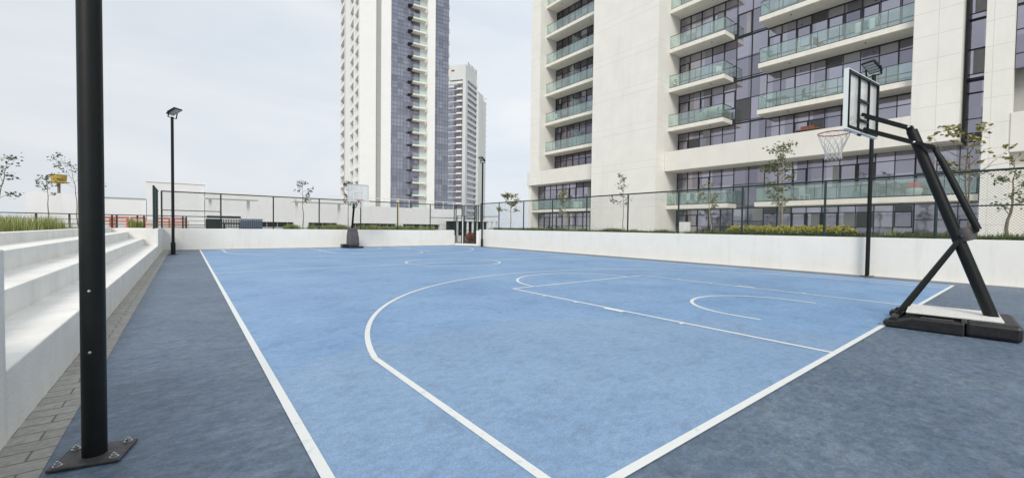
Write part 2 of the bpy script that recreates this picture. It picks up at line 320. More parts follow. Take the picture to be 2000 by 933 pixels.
def st(mb, name, m, **k): return tag(mb.build(name, m, **k), kind='structure')

# ------------------------------------------------------------------ ground and court
W, LEN = 15.1, 25.44
st(MB().add([(-1500,-1500,-.02),(1500,-1500,-.02),(1500,1500,-.02),(-1500,1500,-.02)], [(0,1,2,3)]), 'ground', m_terr)
st(MB().add([(-1.25,-9,-.006),(16.25,-9,-.006),(16.25,26.05,-.006),(-1.25,26.05,-.006)], [(0,1,2,3)]), 'court_border', m_border)
st(MB().add([(0,0,-.002),(W,0,-.002),(W,LEN,-.002),(0,LEN,-.002)], [(0,1,2,3)]), 'court_floor', m_court)
st(MB().add([(-1.52,-9,-.003),(-1.25,-9,-.003),(-1.25,26.05,-.003),(-1.52,26.05,-.003)], [(0,1,2,3)]), 'paver_path', m_pave)
def strip(mb, pts, wd, z=.002):
    """a painted stripe of even width along a polyline"""
    pts = [Vector((x, y, 0)) for x, y in pts]; L_, R_ = [], []
    for i, p in enumerate(pts):
        d = (pts[min(i+1, len(pts)-1)]-pts[max(i-1, 0)]).normalized(); n = Vector((-d.y, d.x, 0))
        L_.append(p+n*wd/2); R_.append(p-n*wd/2)
    vs = [(v.x, v.y, z) for v in L_+R_]; k = len(pts)
    return mb.add(vs, [(i, k+i, k+i+1, i+1) for i in range(k-1)])
ln = MB(); lw = .062; cx = W/2
strip(ln, [(-lw/2, -lw/2), (-lw/2, LEN)], lw); strip(ln, [(W+lw/2, 0), (W+lw/2, LEN)], lw)
strip(ln, [(0, 0-lw/2), (W+lw, 0-lw/2)], lw); strip(ln, [(-lw, LEN+lw/2), (W+lw, LEN+lw/2)], lw)
strip(ln, [(0, LEN/2), (W, LEN/2)], lw)
def arc(cx, cy, r, a0, a1, n=64): return [(cx+r*math.cos(a0+(a1-a0)*i/n), cy+r*math.sin(a0+(a1-a0)*i/n)) for i in range(n+1)]
strip(ln, arc(cx, LEN/2, 1.8, 0, 2*PI), lw)
def half(flip):
    f = (lambda x, y: (x, y)) if not flip else (lambda x, y: (W-x, LEN-y))
    FT, k, R3, s3 = 5.87, 2.45, 6.76, .90
    def sp(pts, wd=lw, z=.002): strip(ln, [f(*p) for p in pts], wd, z)
    sp([(cx-k, 0), (cx-k, FT)]); sp([(cx+k, 0), (cx+k, FT)]); sp([(cx-k-lw/2, FT), (cx+k+lw/2, FT)])
    sp(arc(cx, FT, 1.8, 0, PI))
    a = math.acos((cx-s3)/R3); y3 = 1.575+R3*math.sin(a)
    sp([(s3, 0), (s3, y3)]); sp([(W-s3, 0), (W-s3, y3)]); sp(arc(cx, 1.575, R3, a, PI-a))
    sp([(cx+1.25, 1.2)]+arc(cx, 1.575, 1.25, 0, PI)+[(cx-1.25, 1.2)])
    for sx in (-1, 1):
        for y, l in ((1.75, .05), (2.6+.2, .4), (3.85, .05), (4.7, .05)):
            x = cx+sx*(k+.07); sp([(x, y), (x, y+l)], .1, .0035)
half(False); half(True)
st(ln, 'court_markings', m_line, fix=False)
# drains of grey concrete at the foot of the walls
dr = MB(); dr.box(16.0, 16.2, -9, 23.7, -.004, .006); dr.box(-1.25, 15.2, 25.84, 26.0, -.004, .006)
st(dr, 'wall_gutter', m_grey)

# ------------------------------------------------------------------ court walls, terraces, bleachers
tag(MB().box(16.2, 16.4, -9, 24.05, -.02, 1.2).build('court_wall', m_plaster, bevel=.01), 'long low white plastered wall along the right side of the court, below the apartment block', 'wall')
tag(MB().box(-1.5, 15.28, 26.0, 26.2, -.02, 1.1).build('court_wall', m_plaster, bevel=.01), 'low white plastered wall across the far end of the court behind the distant hoop', 'wall')
bl = thing('bleachers', 'three white plastered seating steps along the left side of the court', 'bleachers', (-2.2, 11.8, 0))
prof = [(-1.5,-.02), (-1.5,.44), (-1.95,.44), (-1.95,.72), (-2.42,.72), (-2.42,.99), (-2.9,.99), (-2.9,1.175), (-3.1,1.175), (-3.1,-.02)]
MB().prism(prof, 'y', 2.49, 21.15).build('seating_steps', m_step, bl, world=True, bevel=.012)
MB().box(-3.1, -1.497, -9, 2.487, -.02, 1.19).build('end_wall', m_step, bl, world=True, bevel=.012)
MB().box(-3.1, -1.5, 21.152, 25.998, -.02, 1.11).build('end_wall', m_step, bl, world=True, bevel=.012)
st(MB().box(-60, -3.1, -9, 60, -.1, 1.08), 'left_terrace', m_terr)
st(MB().box(-3.1, 15.0, 26.2, 62, -.1, 1.03), 'far_terrace', m_terr)
st(MB().box(16.4, 60, -30, 24.0, -.1, 1.08), 'right_terrace', m_terr)

# ------------------------------------------------------------------ fences
def chain(mb, p, q, z0, z1, pitch=.075, r=.0022, dz=0):
    p = Vector((*p, 0)); q = Vector((*q, 0)); Ln = (q-p).length; d = (q-p)/Ln; H = z1-z0
    k = -H
    while k < Ln:
        for sgn in (1, -1):
            a0, a1 = (k, k+H)
            t0, t1 = max(a0, 0), min(a1, Ln)
            if t1-t0 < .02: continue
            h0, h1 = t0-a0, t1-a0
            if sgn < 0: h0, h1 = H-h0, H-h1
            mb.tube(p+d*t0+Vector((0,0,z0+h0)), p+d*t1+Vector((0,0,z0+h1)), r, n=3, cap=False)
        k += pitch*1.0
    return mb
def fence(label, runs, posts, mids, z0, z1, group=None, pitch=.075, r=.0022):
    f = thing('chain_link_fence', label, 'fence', (*runs[0][0], z0))
    for (x, y) in posts: MB().tube((x,y,z0-.02), (x,y,z1+.02), .036, n=10).build('post', m_green, f, world=True, smooth=True)
    for p, q in runs:
        MB().tube((*p, z1), (*q, z1), .030, n=8).build('top_rail', m_green, f, world=True, smooth=True)
        MB().tube((*p, z0+.06), (*q, z0+.06), .012, n=6).build('bottom_rail', m_green, f, world=True)
        chain(MB(), p, q, z0+.05, z1, pitch, r).build('wire_mesh', m_wire, f, world=True, fix=False)
    for p, q, z in mids: MB().tube((*p, z), (*q, z), .02, n=8).build('middle_rail', m_green, f, world=True, smooth=True)
    return f
XR = 16.3; py = [.47+2.66*k for k in range(-3, 9)]
fence('green chain link fence standing on the right court wall in front of the apartment block', [((XR, -7.6), (XR, 24.0))], [(XR, y) for y in py]+[(XR, 24.0)],
      [((XR, -7.5), (XR, py[3]), 2.12), ((XR, py[11]), (XR, 24.0), 2.12)], 1.2, 3.06, r=.0026)
px = [-1.55, .89, 3.37, 5.83, 8.34, 10.84, 13.31, 15.3]
fence('green chain link fence standing on the far court wall behind the distant hoop', [((-1.55, 26.1), (15.3, 26.1))], [(x, 26.1) for x in px],
      [((-1.55, 26.1), (.89, 26.1), 2.02), ((13.31, 26.1), (15.3, 26.1), 2.02)], 1.1, 2.97)
fence('short green fence panel seen edge on above the far end of the bleachers', [((-1.68, 22.2), (-1.68, 26.0))], [(-1.68, 22.2), (-1.68, 24.1)],
      [((-1.68, 22.2), (-1.68, 26.0), 2.02)], 1.11, 2.95, r=.004)

# ------------------------------------------------------------------ corner gate
A = Vector((15.3, 26.0, 0)); B = Vector((16.2, 24.08, 0)); gd = (B-A).normalized(); GL = (B-A).length; gn = Vector((gd.y, -gd.x, 0))
gt = thing('court_gate', 'dark framed mesh gate in the far corner of the court', 'gate', tuple(A), math.atan2(gd.y, gd.x))
MB().box(0, GL, 0, .18, -.02, .13).build('threshold', m_plaster, gt, bevel=.01)
MB().box(.655, .715, .02, .16, .13, 2.1).build('white_pillar', m_plaster, gt)
for x in (.05, .60, .76, 1.72, 1.84, GL-.12): MB().box(x-.028, x+.028, .04, .1, .13, 2.97).build('post', m_green, gt)
MB().box(.0, GL, .045, .095, 2.93, 2.98).build('top_rail', m_green, gt)
MB().box(.08, .57, .045, .095, 2.0, 2.04).build('middle_rail', m_green, gt)
def leaf(x0, x1, z0, z1):
    m = MB(); 
    for a in ((x0,x0+.04,z0,z1), (x1-.04,x1,z0,z1), (x0+.04,x1-.04,z0,z0+.05), (x0+.04,x1-.04,z1-.04,z1), (x0+.04,x1-.04,1.1,1.13)): m.box(a[0],a[1],.105,.14,a[2],a[3])
    o = m.build('gate_leaf', m_green, gt); n_ = chain(MB(), (x0+.04,.12), (x1-.04,.12), z0+.05, z1-.04); n_.build('wire_mesh', m_wire, o, fix=False)
    MB().box(x1-.09, x1-.05, .07, .1, 1.0, 1.1).build('handle', m_steel, o)
leaf(.1, .56, .17, 2.2); leaf(.8, 1.68, .16, 2.2)
chain(MB(), (.08,.07), (GL-.15,.07), 2.2, 2.93).build('wire_mesh', m_wire, gt, fix=False)
MB().box(1.9, GL, 0, .2, .13, 1.12).build('corner_pier', m_plaster, gt, bevel=.01)

# ------------------------------------------------------------------ floodlight poles
def flood(name, label, loc, face, tilt, base_collar, plate=False, wear=False, H=5.9):
    p = thing(name, label, 'lamp post', loc, 0, 'floodlight poles at the court corners')
    r = .055
    MB().tube((0,0,.012), (0,0,H), r, r*.96, 24).build('pole', m_black, p, smooth=True)
    if base_collar: MB().path([(0,0,.01),(0,0,.5),(0,0,.56)], [.085,.085,.058], 20).build('base_collar', m_black, p, smooth=True)
    a = face-PI/2   # local x to the side
    pl = MB()
    pl.box(-.155, .155, -.13, .13, 0, .014); o = pl.build('base_plate', m_blackd, p, bevel=.003); o.rotation_euler.z = R(-14)
    for sx in (-1, 1):
        for sy in (-1, 1):
            m_ = MB().path([(sx*.12, sy*.095, .014), (sx*.12, sy*.095, .020)], [.022, .022], 12)
            m_.path([(sx*.12, sy*.095, .020), (sx*.12, sy*.095, .032)], [.015, .015], 6).tube((sx*.12, sy*.095, .03), (sx*.12, sy*.095, .042), .007, n=8)
            m_.build('bolt', m_steel, o)
    if wear:
        for z in (.62, .97):
            th = R(-98); m2 = MB(); m2.ball((math.cos(th)*r, math.sin(th)*r, z), .0085, 8, 6); m2.build('screw', m_steel, p)
    head = bpy.data.objects.new('lamp_head', None); 
    br = MB(); ca, sa = math.cos(face), math.sin(face); side = Vector((-sa, ca, 0)); fwv = Vector((ca, sa, 0))
    top = Vector((0,0,H))
    br.bar(top-side*.2, top+side*.2, .05, .02); 
    for s in (-1, 1): br.bar(top+side*.2*s, top+side*.2*s+Vector((0,0,.24))+fwv*.05, .012, .05, up=tuple(side))
    br.tube(top, top+Vector((0,0,.03)), .06, n=12)
    br.build('lamp_bracket', m_black, p)
    c = top+Vector((0,0,.26))+fwv*.10
    fd = (fwv*math.cos(tilt)+Vector((0,0,-1))*math.sin(tilt)).normalized()   # lens looks this way
    upv = side.cross(fd).normalized(); 
    hb = MB()
    def pb(cen, a, b_, d, wa, wb, wd, mb): mb.add([cen+a*wa*i+b_*wb*j+d*wd*k for k in (-1,1) for i, j in ((-1,-1),(1,-1),(1,1),(-1,1))], [(0,1,2,3),(4,5,6,7),(0,4,5,1),(1,5,6,2),(2,6,7,3),(3,7,4,0)])
    pb(c, side, upv, fd, .17, .24, .028, hb)
    for k in range(9): pb(c-fd*.055+side*(-.14+.035*k), side, upv, fd, .004, .19, .03, hb)
    ho = hb.build('lamp_head', m_black, p)
    lb = MB()
    for k in range(4): pb(c+fd*.030+upv*(-.165+.11*k), side, upv, fd, .145, .042, .004, lb)
    lb.build('lens', m_light, ho)
    bpy.data.objects.remove(head)
    return p
flood('floodlight_pole', 'black floodlight pole nearest the camera, bolted plate on the dark border by the bleachers', (-1.05, 1.95, 0), R(20), R(55), False, wear=True)
flood('floodlight_pole', 'black floodlight pole at the far left corner, standing where the bleachers end', (-1.04, 21.97, 0), R(-42), R(62), True)
flood('floodlight_pole', 'thin black floodlight pole beside the corner gate', (15.95, 23.3, 0), R(195), R(62), True)
flood('floodlight_pole', 'black floodlight pole by the right wall, rising behind the near backboard', (15.98, 1.9, 0), R(160), R(60), False, H=6.15)

# ------------------------------------------------------------------ basketball hoops
def backboard(root, loc, rz, bw=1.27, bh=.90):
    """origin at the bottom centre of the board, facing +y"""
    bo = MB().box(-bw/2, bw/2, -.006, .012, 0, bh)
    e_ = bo.build('backboard', m_board, root); e_.location = loc; e_.rotation_euler.z = rz
    ed = MB()
    for a in ((-bw/2-.012,-bw/2,0,bh), (bw/2,bw/2+.012,0,bh), (-bw/2-.012,bw/2+.012,-.02,0), (-bw/2-.012,bw/2+.012,bh,bh+.015)): ed.box(a[0],a[1],-.03,.03,a[2],a[3])
    ed.build('edge_trim', mat('pale_trim', (.74,.79,.77), .5) if 'pale_trim' not in bpy.data.materials else bpy.data.materials['pale_trim'], e_)
    fr = MB(); y0, y1 = -.042, -.012; tck = .024
    for x in (-bw/2+.03, -.20, .20, bw/2-.03): fr.box(x-tck/2, x+tck/2, y0, y1, .01, bh-.005)
    for a0, a1 in ((-bw/2+.05, -.22), (-.18, .18), (.22, bw/2-.05)): fr.box(a0, a1, y0, y1, bh-.045, bh-.008); fr.box(a0, a1, y0, y1, .008, .04)
    fr.box(-.18, .18, y0, y1, .48, .515); fr.box(-.18, .18, y0, y1, .17, .20)
    fr.build('support_frame', m_black, e_)
    sq = MB()
    for a in ((-.295,-.25,.19,.60), (.25,.295,.19,.60), (-.25,.25,.19,.235), (-.25,.25,.56,.60)): sq.box(a[0],a[1],.0125,.0145,a[2],a[3])
    sq.build('target_square', m_line, e_)
    rim = MB(); rr_, cy, rz_ = .225, .225+.15, .06
    rim.path([(rr_*math.cos(2*PI*i/40), cy+rr_*math.sin(2*PI*i/40), rz_) for i in range(41)], [.0095]*41, 8, False)
    rim.bar((-.07,.02,rz_-.01), (-.07,.17,rz_-.005), .012, .03); rim.bar((.07,.02,rz_-.01), (.07,.17,rz_-.005), .012, .03); rim.bar((0,.02,-.05), (0,.15,rz_-.01), .05, .006)
    rim.box(-.07, .07, .02, .15, rz_-.004, rz_+.004)
    MB().box(-.07, .07, .015, .03, -.04, .09).build('rim_bracket', m_black, e_)
    ro = rim.build('rim', m_red, e_, smooth=True)
    net = MB(); nseg = 12; rows = [(.225,0), (.205,-.08), (.17,-.17), (.135,-.26), (.118,-.33), (.112,-.39), (.12,-.44)]
    for i in range(len(rows)-1):
        (ra, za), (rb, zb) = rows[i], rows[i+1]; oa = .5*(i % 2); ob = .5*((i+1) % 2)
        for k in range(nseg):
            pa = (ra*math.cos(2*PI*(k+oa)/nseg), cy+ra*math.sin(2*PI*(k+oa)/nseg), rz_+za)
            for dk in ((0, 1) if oa else (-1, 0)):
                q = (rb*math.cos(2*PI*(k+dk+ob)/nseg), cy+rb*math.sin(2*PI*(k+dk+ob)/nseg), rz_+zb)
                net.tube(pa, q, .0036 if i < 2 else .0052, n=4, cap=False)
            net.ball(pa, .006, 5, 4)
    net.build('net', m_net, ro)
    return e_
hp = thing('basketball_hoop', 'large black portable basketball hoop on a heavy base, near right of the court', 'basketball hoop', (8.05, -.66, 0), 0, 'portable basketball hoops')
bb_ = bpy.data.objects.new('x', None)
# base: moulded casing, rotated a little off the baseline
def P8(x, y, z): return (x-8.05, y+.66, z)
bs_ = MB()
pr = [(.66,.0),(.70,.03),(.69,.085),(.655,.10),(.56,.105),(.46,.135),(.38,.165),(-.10,.17),(-.12,.17),(-.12,.0)]
bs_.prism(pr, 'x', -.62, -.42); bs_.prism(pr, 'x', .42, .62)
bs_.box(-.42, .42, .44, .62, .0, .10); bs_.box(-.42, .42, -.12, .44, .02, .145)
base = bs_.build('base', m_rubber, hp, bevel=.022); base.rotation_euler.z = R(6)
rb = MB(); rb.box(-.60, .60, -.62, -.122, 0, .205); rb.build('weight_box', m_rubber, base, bevel=.045)
MB().box(-.44, .50, -.47, .46, .207, .228).build('white_board', m_plank, base, bevel=.004)
lt = MB()
for x in (-.52, .52): lt.bar((x,-.02,.175), (x,.30,.172), .07, .012)
lt.box(-.60, -.46, -.14, -.09, .17, .215); lt.box(.46, .60, -.14, -.09, .17, .215)
lt.build('strap_plate', m_blackd, base)
for s in (-1, 1):
    MB().tube((s*.50+.0, .59, .10), (s*.60, .59, .10), .045, n=16).build('wheel', m_rubber, base, smooth=True)
mast = [P8(8.10,-1.05,.19), P8(8.10,-.76,1.35), P8(8.10,-.16,2.92)]
MB().path([mast[0], mast[2]], [.072, .066], 24).build('mast', m_black, hp, smooth=True)
for sx in (-.2, .2):
    MB().bar(P8(7.94+sx*1.15,-.12,.13), P8(8.10+sx*.15,-.74,1.33), .045, .055).build('strut', m_black, hp, bevel=.006)
MB().box(7.62-8.05, 8.24-8.05, -.16+.66, -.08+.66, .10, .15).build('strut_foot', m_blackd, hp, bevel=.006)
cl = MB(); cl.path([P8(8.10,-.80,1.26), P8(8.10,-.735,1.44)], [.082,.082], 20); cl.bar(P8(7.99,-.74,1.33), P8(8.21,-.74,1.33), .03, .03)
cl.build('clamp', m_blackd, hp, smooth=True)
arm = MB()
for sx in (-.095, .095):
    arm.bar(P8(8.10+sx,-.14,2.96), P8(8.10+sx*1.2,.43,3.27), .03, .05)
    arm.bar(P8(8.10+sx,-.42,2.62), P8(8.10+sx*1.2,.40,3.03), .03, .05)
arm.tube(P8(7.97,-.42,2.62), P8(8.23,-.42,2.62), .018, n=10); arm.tube(P8(7.97,-.14,2.96), P8(8.23,-.14,2.96), .02, n=10)
arm.tube(P8(7.97,-.21,2.72), P8(8.23,-.21,2.72), .02, n=10)
arm.build('arm', m_black, hp)
hd = MB(); hd.prism([(-.24+.66,2.78),(-.15+.66,2.74),(-.09+.66,2.97),(-.17+.66,3.0)], 'x', .0, .10)
hd.build('mast_head', m_black, hp, bevel=.01)
for x in (7.96, 8.24):
    for (y, z) in ((-.14,2.96), (-.21,2.72)): MB().ball(P8(x,y,z), .018, 8, 6).build('bolt', m_steel, hp)
MB().path([P8(8.10,-.42,2.60), P8(8.10,-.50,2.42), P8(8.10,-.88,1.42)], [.03,.042,.042], 16).build('lift_cylinder', m_black, hp, smooth=True)
MB().prism([(-.73+.66,1.30),(-.89+.66,1.385),(-.90+.66,1.42),(-.74+.66,1.44)], 'x', .02, .08).build('lift_bracket', m_black, hp)
bpy.data.objects.remove(bb_)
backboard(hp, P8(8.10, .455, 2.99), R(-5.5))

hf = thing('basketball_hoop', 'distant black portable basketball hoop with grey padded cover at the far end of the court', 'basketball hoop', (7.5, 24.95, 0), 0, 'portable basketball hoops')
def sofa_pad():
    m = MB(); prof = [(-.42,.12),(-.44,.35),(-.36,.8),(-.2,1.15),(-.06,1.22),(.12,1.0),(.3,.65),(.38,.3),(.38,.12)]
    return m.prism(prof, 'x', -.28, .28)
MB().box(-.42, .42, -.75, .65, 0, .11).build('base', m_rubber, hf, bevel=.04)
pd = sofa_pad().build('padded_cover', mat('grey_vinyl', (.07,.065,.075), .6, var=.3, scale=6, bump=.5, bscale=12), hf, bevel=.05); pd.rotation_euler.z = R(180)
MB().box(-.72, -.40, -.35, .1, .02, .24).build('weight_box', m_rubber, hf, bevel=.03)
MB().tube((0,.25,.9), (0,-.2,2.65), .065, .06, 16).build('mast', m_black, hf, smooth=True)
am = MB()
for s in (-.09, .09): am.bar((s,-.2,2.62), (s,-.95,2.98), .03, .05); am.bar((s,-.14,2.45), (s,-.95,2.80), .03, .05)
am.build('arm', m_black, hf)
backboard(hf, (0, -1.0, 2.80), PI, 1.22, 1.0)

# ------------------------------------------------------------------ apartment block on the right
ap = thing('apartment_block', 'cream apartment block with glass railed balconies and dark curtain glazing beyond the right wall', 'apartment building', (36, 16, 1.08))
FL = 3.41; Z0 = 3.5; TOPZ = 38.0
def bw(name, m, *boxes, bevel=0, parent=ap):
    mb = MB()
    for b_ in boxes: mb.box(*b_)
    return mb.build(name, m, parent, world=True, bevel=bevel)
GX = 34.5
bw('solid_core', m_grey, (GX+.3, 48, -8, 36.5, 1.0, TOPZ-.2))
bw('panel_wall', m_panelw, (31.1, GX+.29, 19.3, 26.55, 1.0, TOPZ))
bw('corner_pier', m_panelw, (31.9, 36, 35.35, 36.95, 6.45, TOPZ))
bw('corner_pier', m_panelw, (32.2, 36, 37.0, 37.5, 1.0, 6.44))
bw('column', m_panelc, (32.4, GX+.29, 1.55, 3.50, 6.46, TOPZ))
bw('pier', m_panelc, (32.5, GX+.29, -.27, .70, 1.0, TOPZ))
bw('roof_slab', m_cream, (32.0, 48.4, -8.2, 37, TOPZ+.002, TOPZ+.8))
bw('recess_panel', m_frame, (33.7, GX-.06, 1.44, 1.545, 6.46, TOPZ))
# parapet bands over the ground storey
bw('parapet_band', m_cream, (32.4, 32.75, 3.502, 19.28, 6.46, 8.13), (32.75, GX-.01, 3.502, 19.28, 6.46, 6.86), (32.41, 32.75, 18.9, 19.279, 6.461, 8.129), bevel=.01)
bw('parapet_band', m_cream, (32.0, 32.4, 26.56, 37.6, 6.43, 8.02), (32.4, GX-.01, 26.56, 37.6, 6.43, 6.83), bevel=.01)
bw('parapet_band', m_cream, (32.45, GX+.2, -8, -.272, 5.55, 7.55), bevel=.01)
m_curtain = mat('curtain_cloth', (.33, .32, .33), .35, spec=.8, var=.15, scale=6, stretch=(1, 14, .4)); m_dpane = mat('dark_pane', (.06, .06, .065), .15, spec=.8)
# glazing: one reflective sheet per storey and bay, with its frame
rng = random.Random(4)
def window(y0, y1, z0, z1, x=GX, dy=.92, trans=(.30, .78), m=m_glass, doors=0, name='window', heavy=.05):
    g_ = MB().box(x, x+.05, y0, y1, z0, z1).build(name, m, ap, world=True)
    f = MB(); n = max(1, round((y1-y0)/dy)); 
    for i in range(n+1):
        y = y0+(y1-y0)*i/n; t_ = .07 if rng.random() < .35 else .04
        f.box(x-.05, x-.002, max(y0, y-t_/2), min(y1, y+t_/2), z0, z1)
    zs = [z0+.03, z1-.03]+[z0+(z1-z0)*t for t in trans]
    for z in zs: f.box(x-.042, x-.003, y0, y1, z-.022, z+.022)
    for i in range(n):
        if rng.random() < .3:
            a, c = y0+(y1-y0)*i/n+.05, y0+(y1-y0)*(i+1)/n-.05; zt = z0+(z1-z0)*trans[-1]; zb = z0+.08 if rng.random() < .5 else z0+(z1-z0)*trans[0]
            for q in ((a,a+.05,zb,zt), (c-.05,c,zb,zt)): f.box(x-.06, x-.004, *q)
            f.box(x-.06, x-.004, a+.05, c-.05, zt-.06, zt-.001); f.box(x-.06, x-.004, a+.05, c-.05, zb, zb+.06)
    f.build('window_frame', m_frame, g_, world=True)
    zt = [z0+.06]+[z0+(z1-z0)*t for t in trans]+[z1-.06]
    for i in range(n):
        for j in range(len(zt)-1):
            q = rng.random(); a, c = y0+(y1-y0)*i/n+.05, y0+(y1-y0)*(i+1)/n-.05
            if q < .10: MB().box(x-.006, x-.002, a, a+(c-a)*rng.choice((.4, .7, 1)), zt[j]+.02, zt[j+1]-.02).build('curtain', m_curtain, g_, world=True)
            elif q < .14: MB().box(x-.006, x-.002, a, c, zt[j]+.02, zt[j+1]-.02).build('open_pane', m_dpane, g_, world=True)
    return g_
def railing(par, pts, z, h=1.08, gap=1.25):
    """frameless glass balustrade on a thin metal rail"""
    gl = MB(); fr = MB()
    for a, c in zip(pts[:-1], pts[1:]):
        a = Vector((*a, 0)); c = Vector((*c, 0)); L_ = (c-a).length; d = (c-a)/L_; n = max(1, round(L_/gap))
        for i in range(n):
            p, q = a+d*(L_*i/n+.012), a+d*(L_*(i+1)/n-.012)
            gl.bar(p+Vector((0,0,z+h/2+.03)), q+Vector((0,0,z+h/2+.03)), .016, h-.06)
            fr.tube(a+d*(L_*i/n)+Vector((0,0,z)), a+d*(L_*i/n)+Vector((0,0,z+h)), .012, n=5, cap=False)
        fr.bar(a+Vector((0,0,z+h)), c+Vector((0,0,z+h)), .045, .03); fr.bar(a+Vector((0,0,z+.03)), c+Vector((0,0,z+.03)), .045, .06)
    gl.build('glass_panel', m_rail, par, world=True); fr.build('handrail', m_frame, par, world=True)
def balcony(y0, y1, z, ends, x0=32.8, th=.34):
    s_ = bw('balcony', m_slab, (x0, GX-.06, y0, y1, z-th, z), bevel=.012)
    x = x0+.07; pts = []
    if ends[0]: pts.append((GX-.1, y0+.07))
    pts += [(x, y0+(.07 if ends[0] else .02)), (x, y1-(.07 if ends[1] else .02))]
    if ends[1]: pts.append((GX-.1, y1-.07))
    railing(s_, pts, z)
    k = MB(); yy = y0+(y1-y0)*.28
    k.tube((x0+.6, yy, z-th-.035), (x0+.6, yy, z-th-.002), .05, n=10)
    if y1-y0 > 6: k.tube((x0+.6, y0+(y1-y0)*.78, z-th-.035), (x0+.6, y0+(y1-y0)*.78, z-th-.002), .05, n=10)
    k.build('ceiling_lamp', m_frame, s_, world=True, smooth=True)
    return s_
for k in range(-1, 10):
    z = Z0+FL*k; lo, hi = max(z+.03, 1.06), z+FL-.36
    band = (k == 1)
    window(14.3, 19.29, lo, hi, m=m_glass); window(12.0, 14.3, lo if k < 0 else z-.3, z+FL-.32, dy=1.15, trans=(.05, .5) if k % 2 else (.04, .55))
    window(3.51, 12.0, lo, hi, dy=.96)
    if k > 1 or k < 0 or k == 0:
        window(.71, 3.5 if k < 1 else 1.54, lo if k < 0 else z-.28, z+FL-.31, dy=1.0, trans=(.1, .52), x=GX+.001)
    else: window(.71, 1.54, lo, z+FL-.31, dy=1.0, x=GX+.001)
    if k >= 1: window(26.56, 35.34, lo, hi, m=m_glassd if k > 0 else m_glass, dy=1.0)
    if k > 1: window(-6, -.28, z-.28, z+FL-.31, dy=1.5, trans=(.25, .62), x=GX-.6)
    for a_, c_ in ((14.3, 19.29), (3.51, 12.0))+(((26.56, 35.34),) if k >= 1 else ()): bw('shade_spandrel', m_frame, (GX-.02, GX+.28, a_, c_, hi, z+FL+.02))  # spandrels in near-black, the shadow under the slabs put into their colour
    if k == 1: continue
    if k == 0:
        balcony(14.0, 19.29, z, (1, 0)); balcony(.76, 12.0, z, (1, 1))
    elif k > 1:
        balcony(14.5, 19.29, z, (1, 0)); balcony(3.51, 12.0, z, (0, 1)); balcony(26.56, 35.34, z, (0, 0))
# lower left storeys, glazing further forward
for k in (-1, 0):
    z = Z0+FL*k
    window(26.56, 36.99, max(z+.03, 1.06), z+FL-.4, x=33.4, dy=1.0)
s_ = bw('balcony', m_slab, (32.3, 33.34, 26.56, 36.98, 3.22, 3.5), bevel=.01); railing(s_, [(32.36, 26.6), (32.36, 36.9)], 3.5)
# dark opening of the right wing with louvres
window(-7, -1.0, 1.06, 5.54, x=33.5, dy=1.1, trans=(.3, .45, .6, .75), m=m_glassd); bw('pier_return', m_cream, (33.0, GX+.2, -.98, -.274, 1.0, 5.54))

# ------------------------------------------------------------------ things on the balconies and at the foot of the block
def chair(label, x, y, z, rz, m, g_='chairs on the balconies'):
    c = thing('garden_chair', label, 'chair', (x, y, z), rz, g_)
    MB().box(-.24, .24, -.24, .22, .40, .44).build('seat', m, c, bevel=.01); 
    q = MB(); 
    for i in range(5): q.box(-.22+.1*i, -.16+.1*i, .20, .24, .44, .92)
    q.box(-.24, .24, .19, .25, .90, .96); q.build('backrest', m, c)
    for sx in (-.21, .21):
        for sy in (-.2, .2): MB().tube((sx, sy, 0), (sx, sy, .4), .018, n=6).build('leg', m, c)
    return c
def table(label, x, y, z, m, w_=.9, d_=.6, h=.72):
    c = thing('garden_table', label, 'table', (x, y, z)); MB().box(-w_/2, w_/2, -d_/2, d_/2, h-.04, h).build('tabletop', m, c, bevel=.008)
    for sx in (-1, 1):
        for sy in (-1, 1): MB().tube((sx*(w_/2-.06), sy*(d_/2-.06), 0), (sx*(w_/2-.06), sy*(d_/2-.06), h-.04), .02, n=6).build('leg', m, c)
def pot_plant(label, x, y, z, h, m, seed, pot=None):
    rg = random.Random(seed); c = thing('potted_plant', label, 'plant', (x, y, z))
    MB().path([(0,0,0),(0,0,.28),(0,0,.3)], [.13,.18,.19], 14).build('pot', pot or m_grey, c, smooth=True)
    l = MB()
    for i in range(90):
        a = rg.uniform(0, 6.28); t = rg.random(); r_ = .08+.28*math.sin(PI*min(1, t+.15)); p = Vector((r_*math.cos(a)*rg.random()**.5, r_*math.sin(a)*rg.random()**.5, .3+(h-.3)*t))
        add_leaf(l, p, rg, .09)
    l.build('foliage', m, c, fix=False)
def add_leaf(mb, p, rg, s):
    d = Vector((rg.uniform(-1,1), rg.uniform(-1,1), rg.uniform(-.6,.6))).normalized(); n = d.orthogonal().normalized()
    n = Matrix.Rotation(rg.uniform(0, 6.28), 3, d) @ n; s = s*rg.uniform(.7, 1.4); up = d.cross(n)*s*.12
    mb.add([p, p+d*s*.5+n*s*.28+up, p+d*s, p+d*s*.5-n*s*.28+up], [(0,1,2),(0,2,3)])
m_whitep = mat('white_plastic', (.72,.72,.70), .5); m_darkp = mat('dark_rattan', (.03,.03,.035), .6, var=.3, scale=20)
m_brownw = mat('brown_wood', (.16,.09,.05), .6, var=.3, scale=9); m_fabric = mat('grey_cloth', (.30,.31,.29), .9, var=.2, scale=3); m_redf = mat('red_cushion', (.72,.05,.07), .8, var=.1)
m_teal = mat('teal_box', (.07,.20,.22), .6)
B0, B2, B3, B4 = Z0, Z0+2*FL, Z0+3*FL, Z0+4*FL
chair('white slatted chair on the lowest long balcony, left of the floodlight pole', 33.5, 9.0, B0, R(60), m_whitep)
chair('dark chair beside the green plants on the lowest long balcony', 33.6, 5.3, B0, R(120), m_darkp)
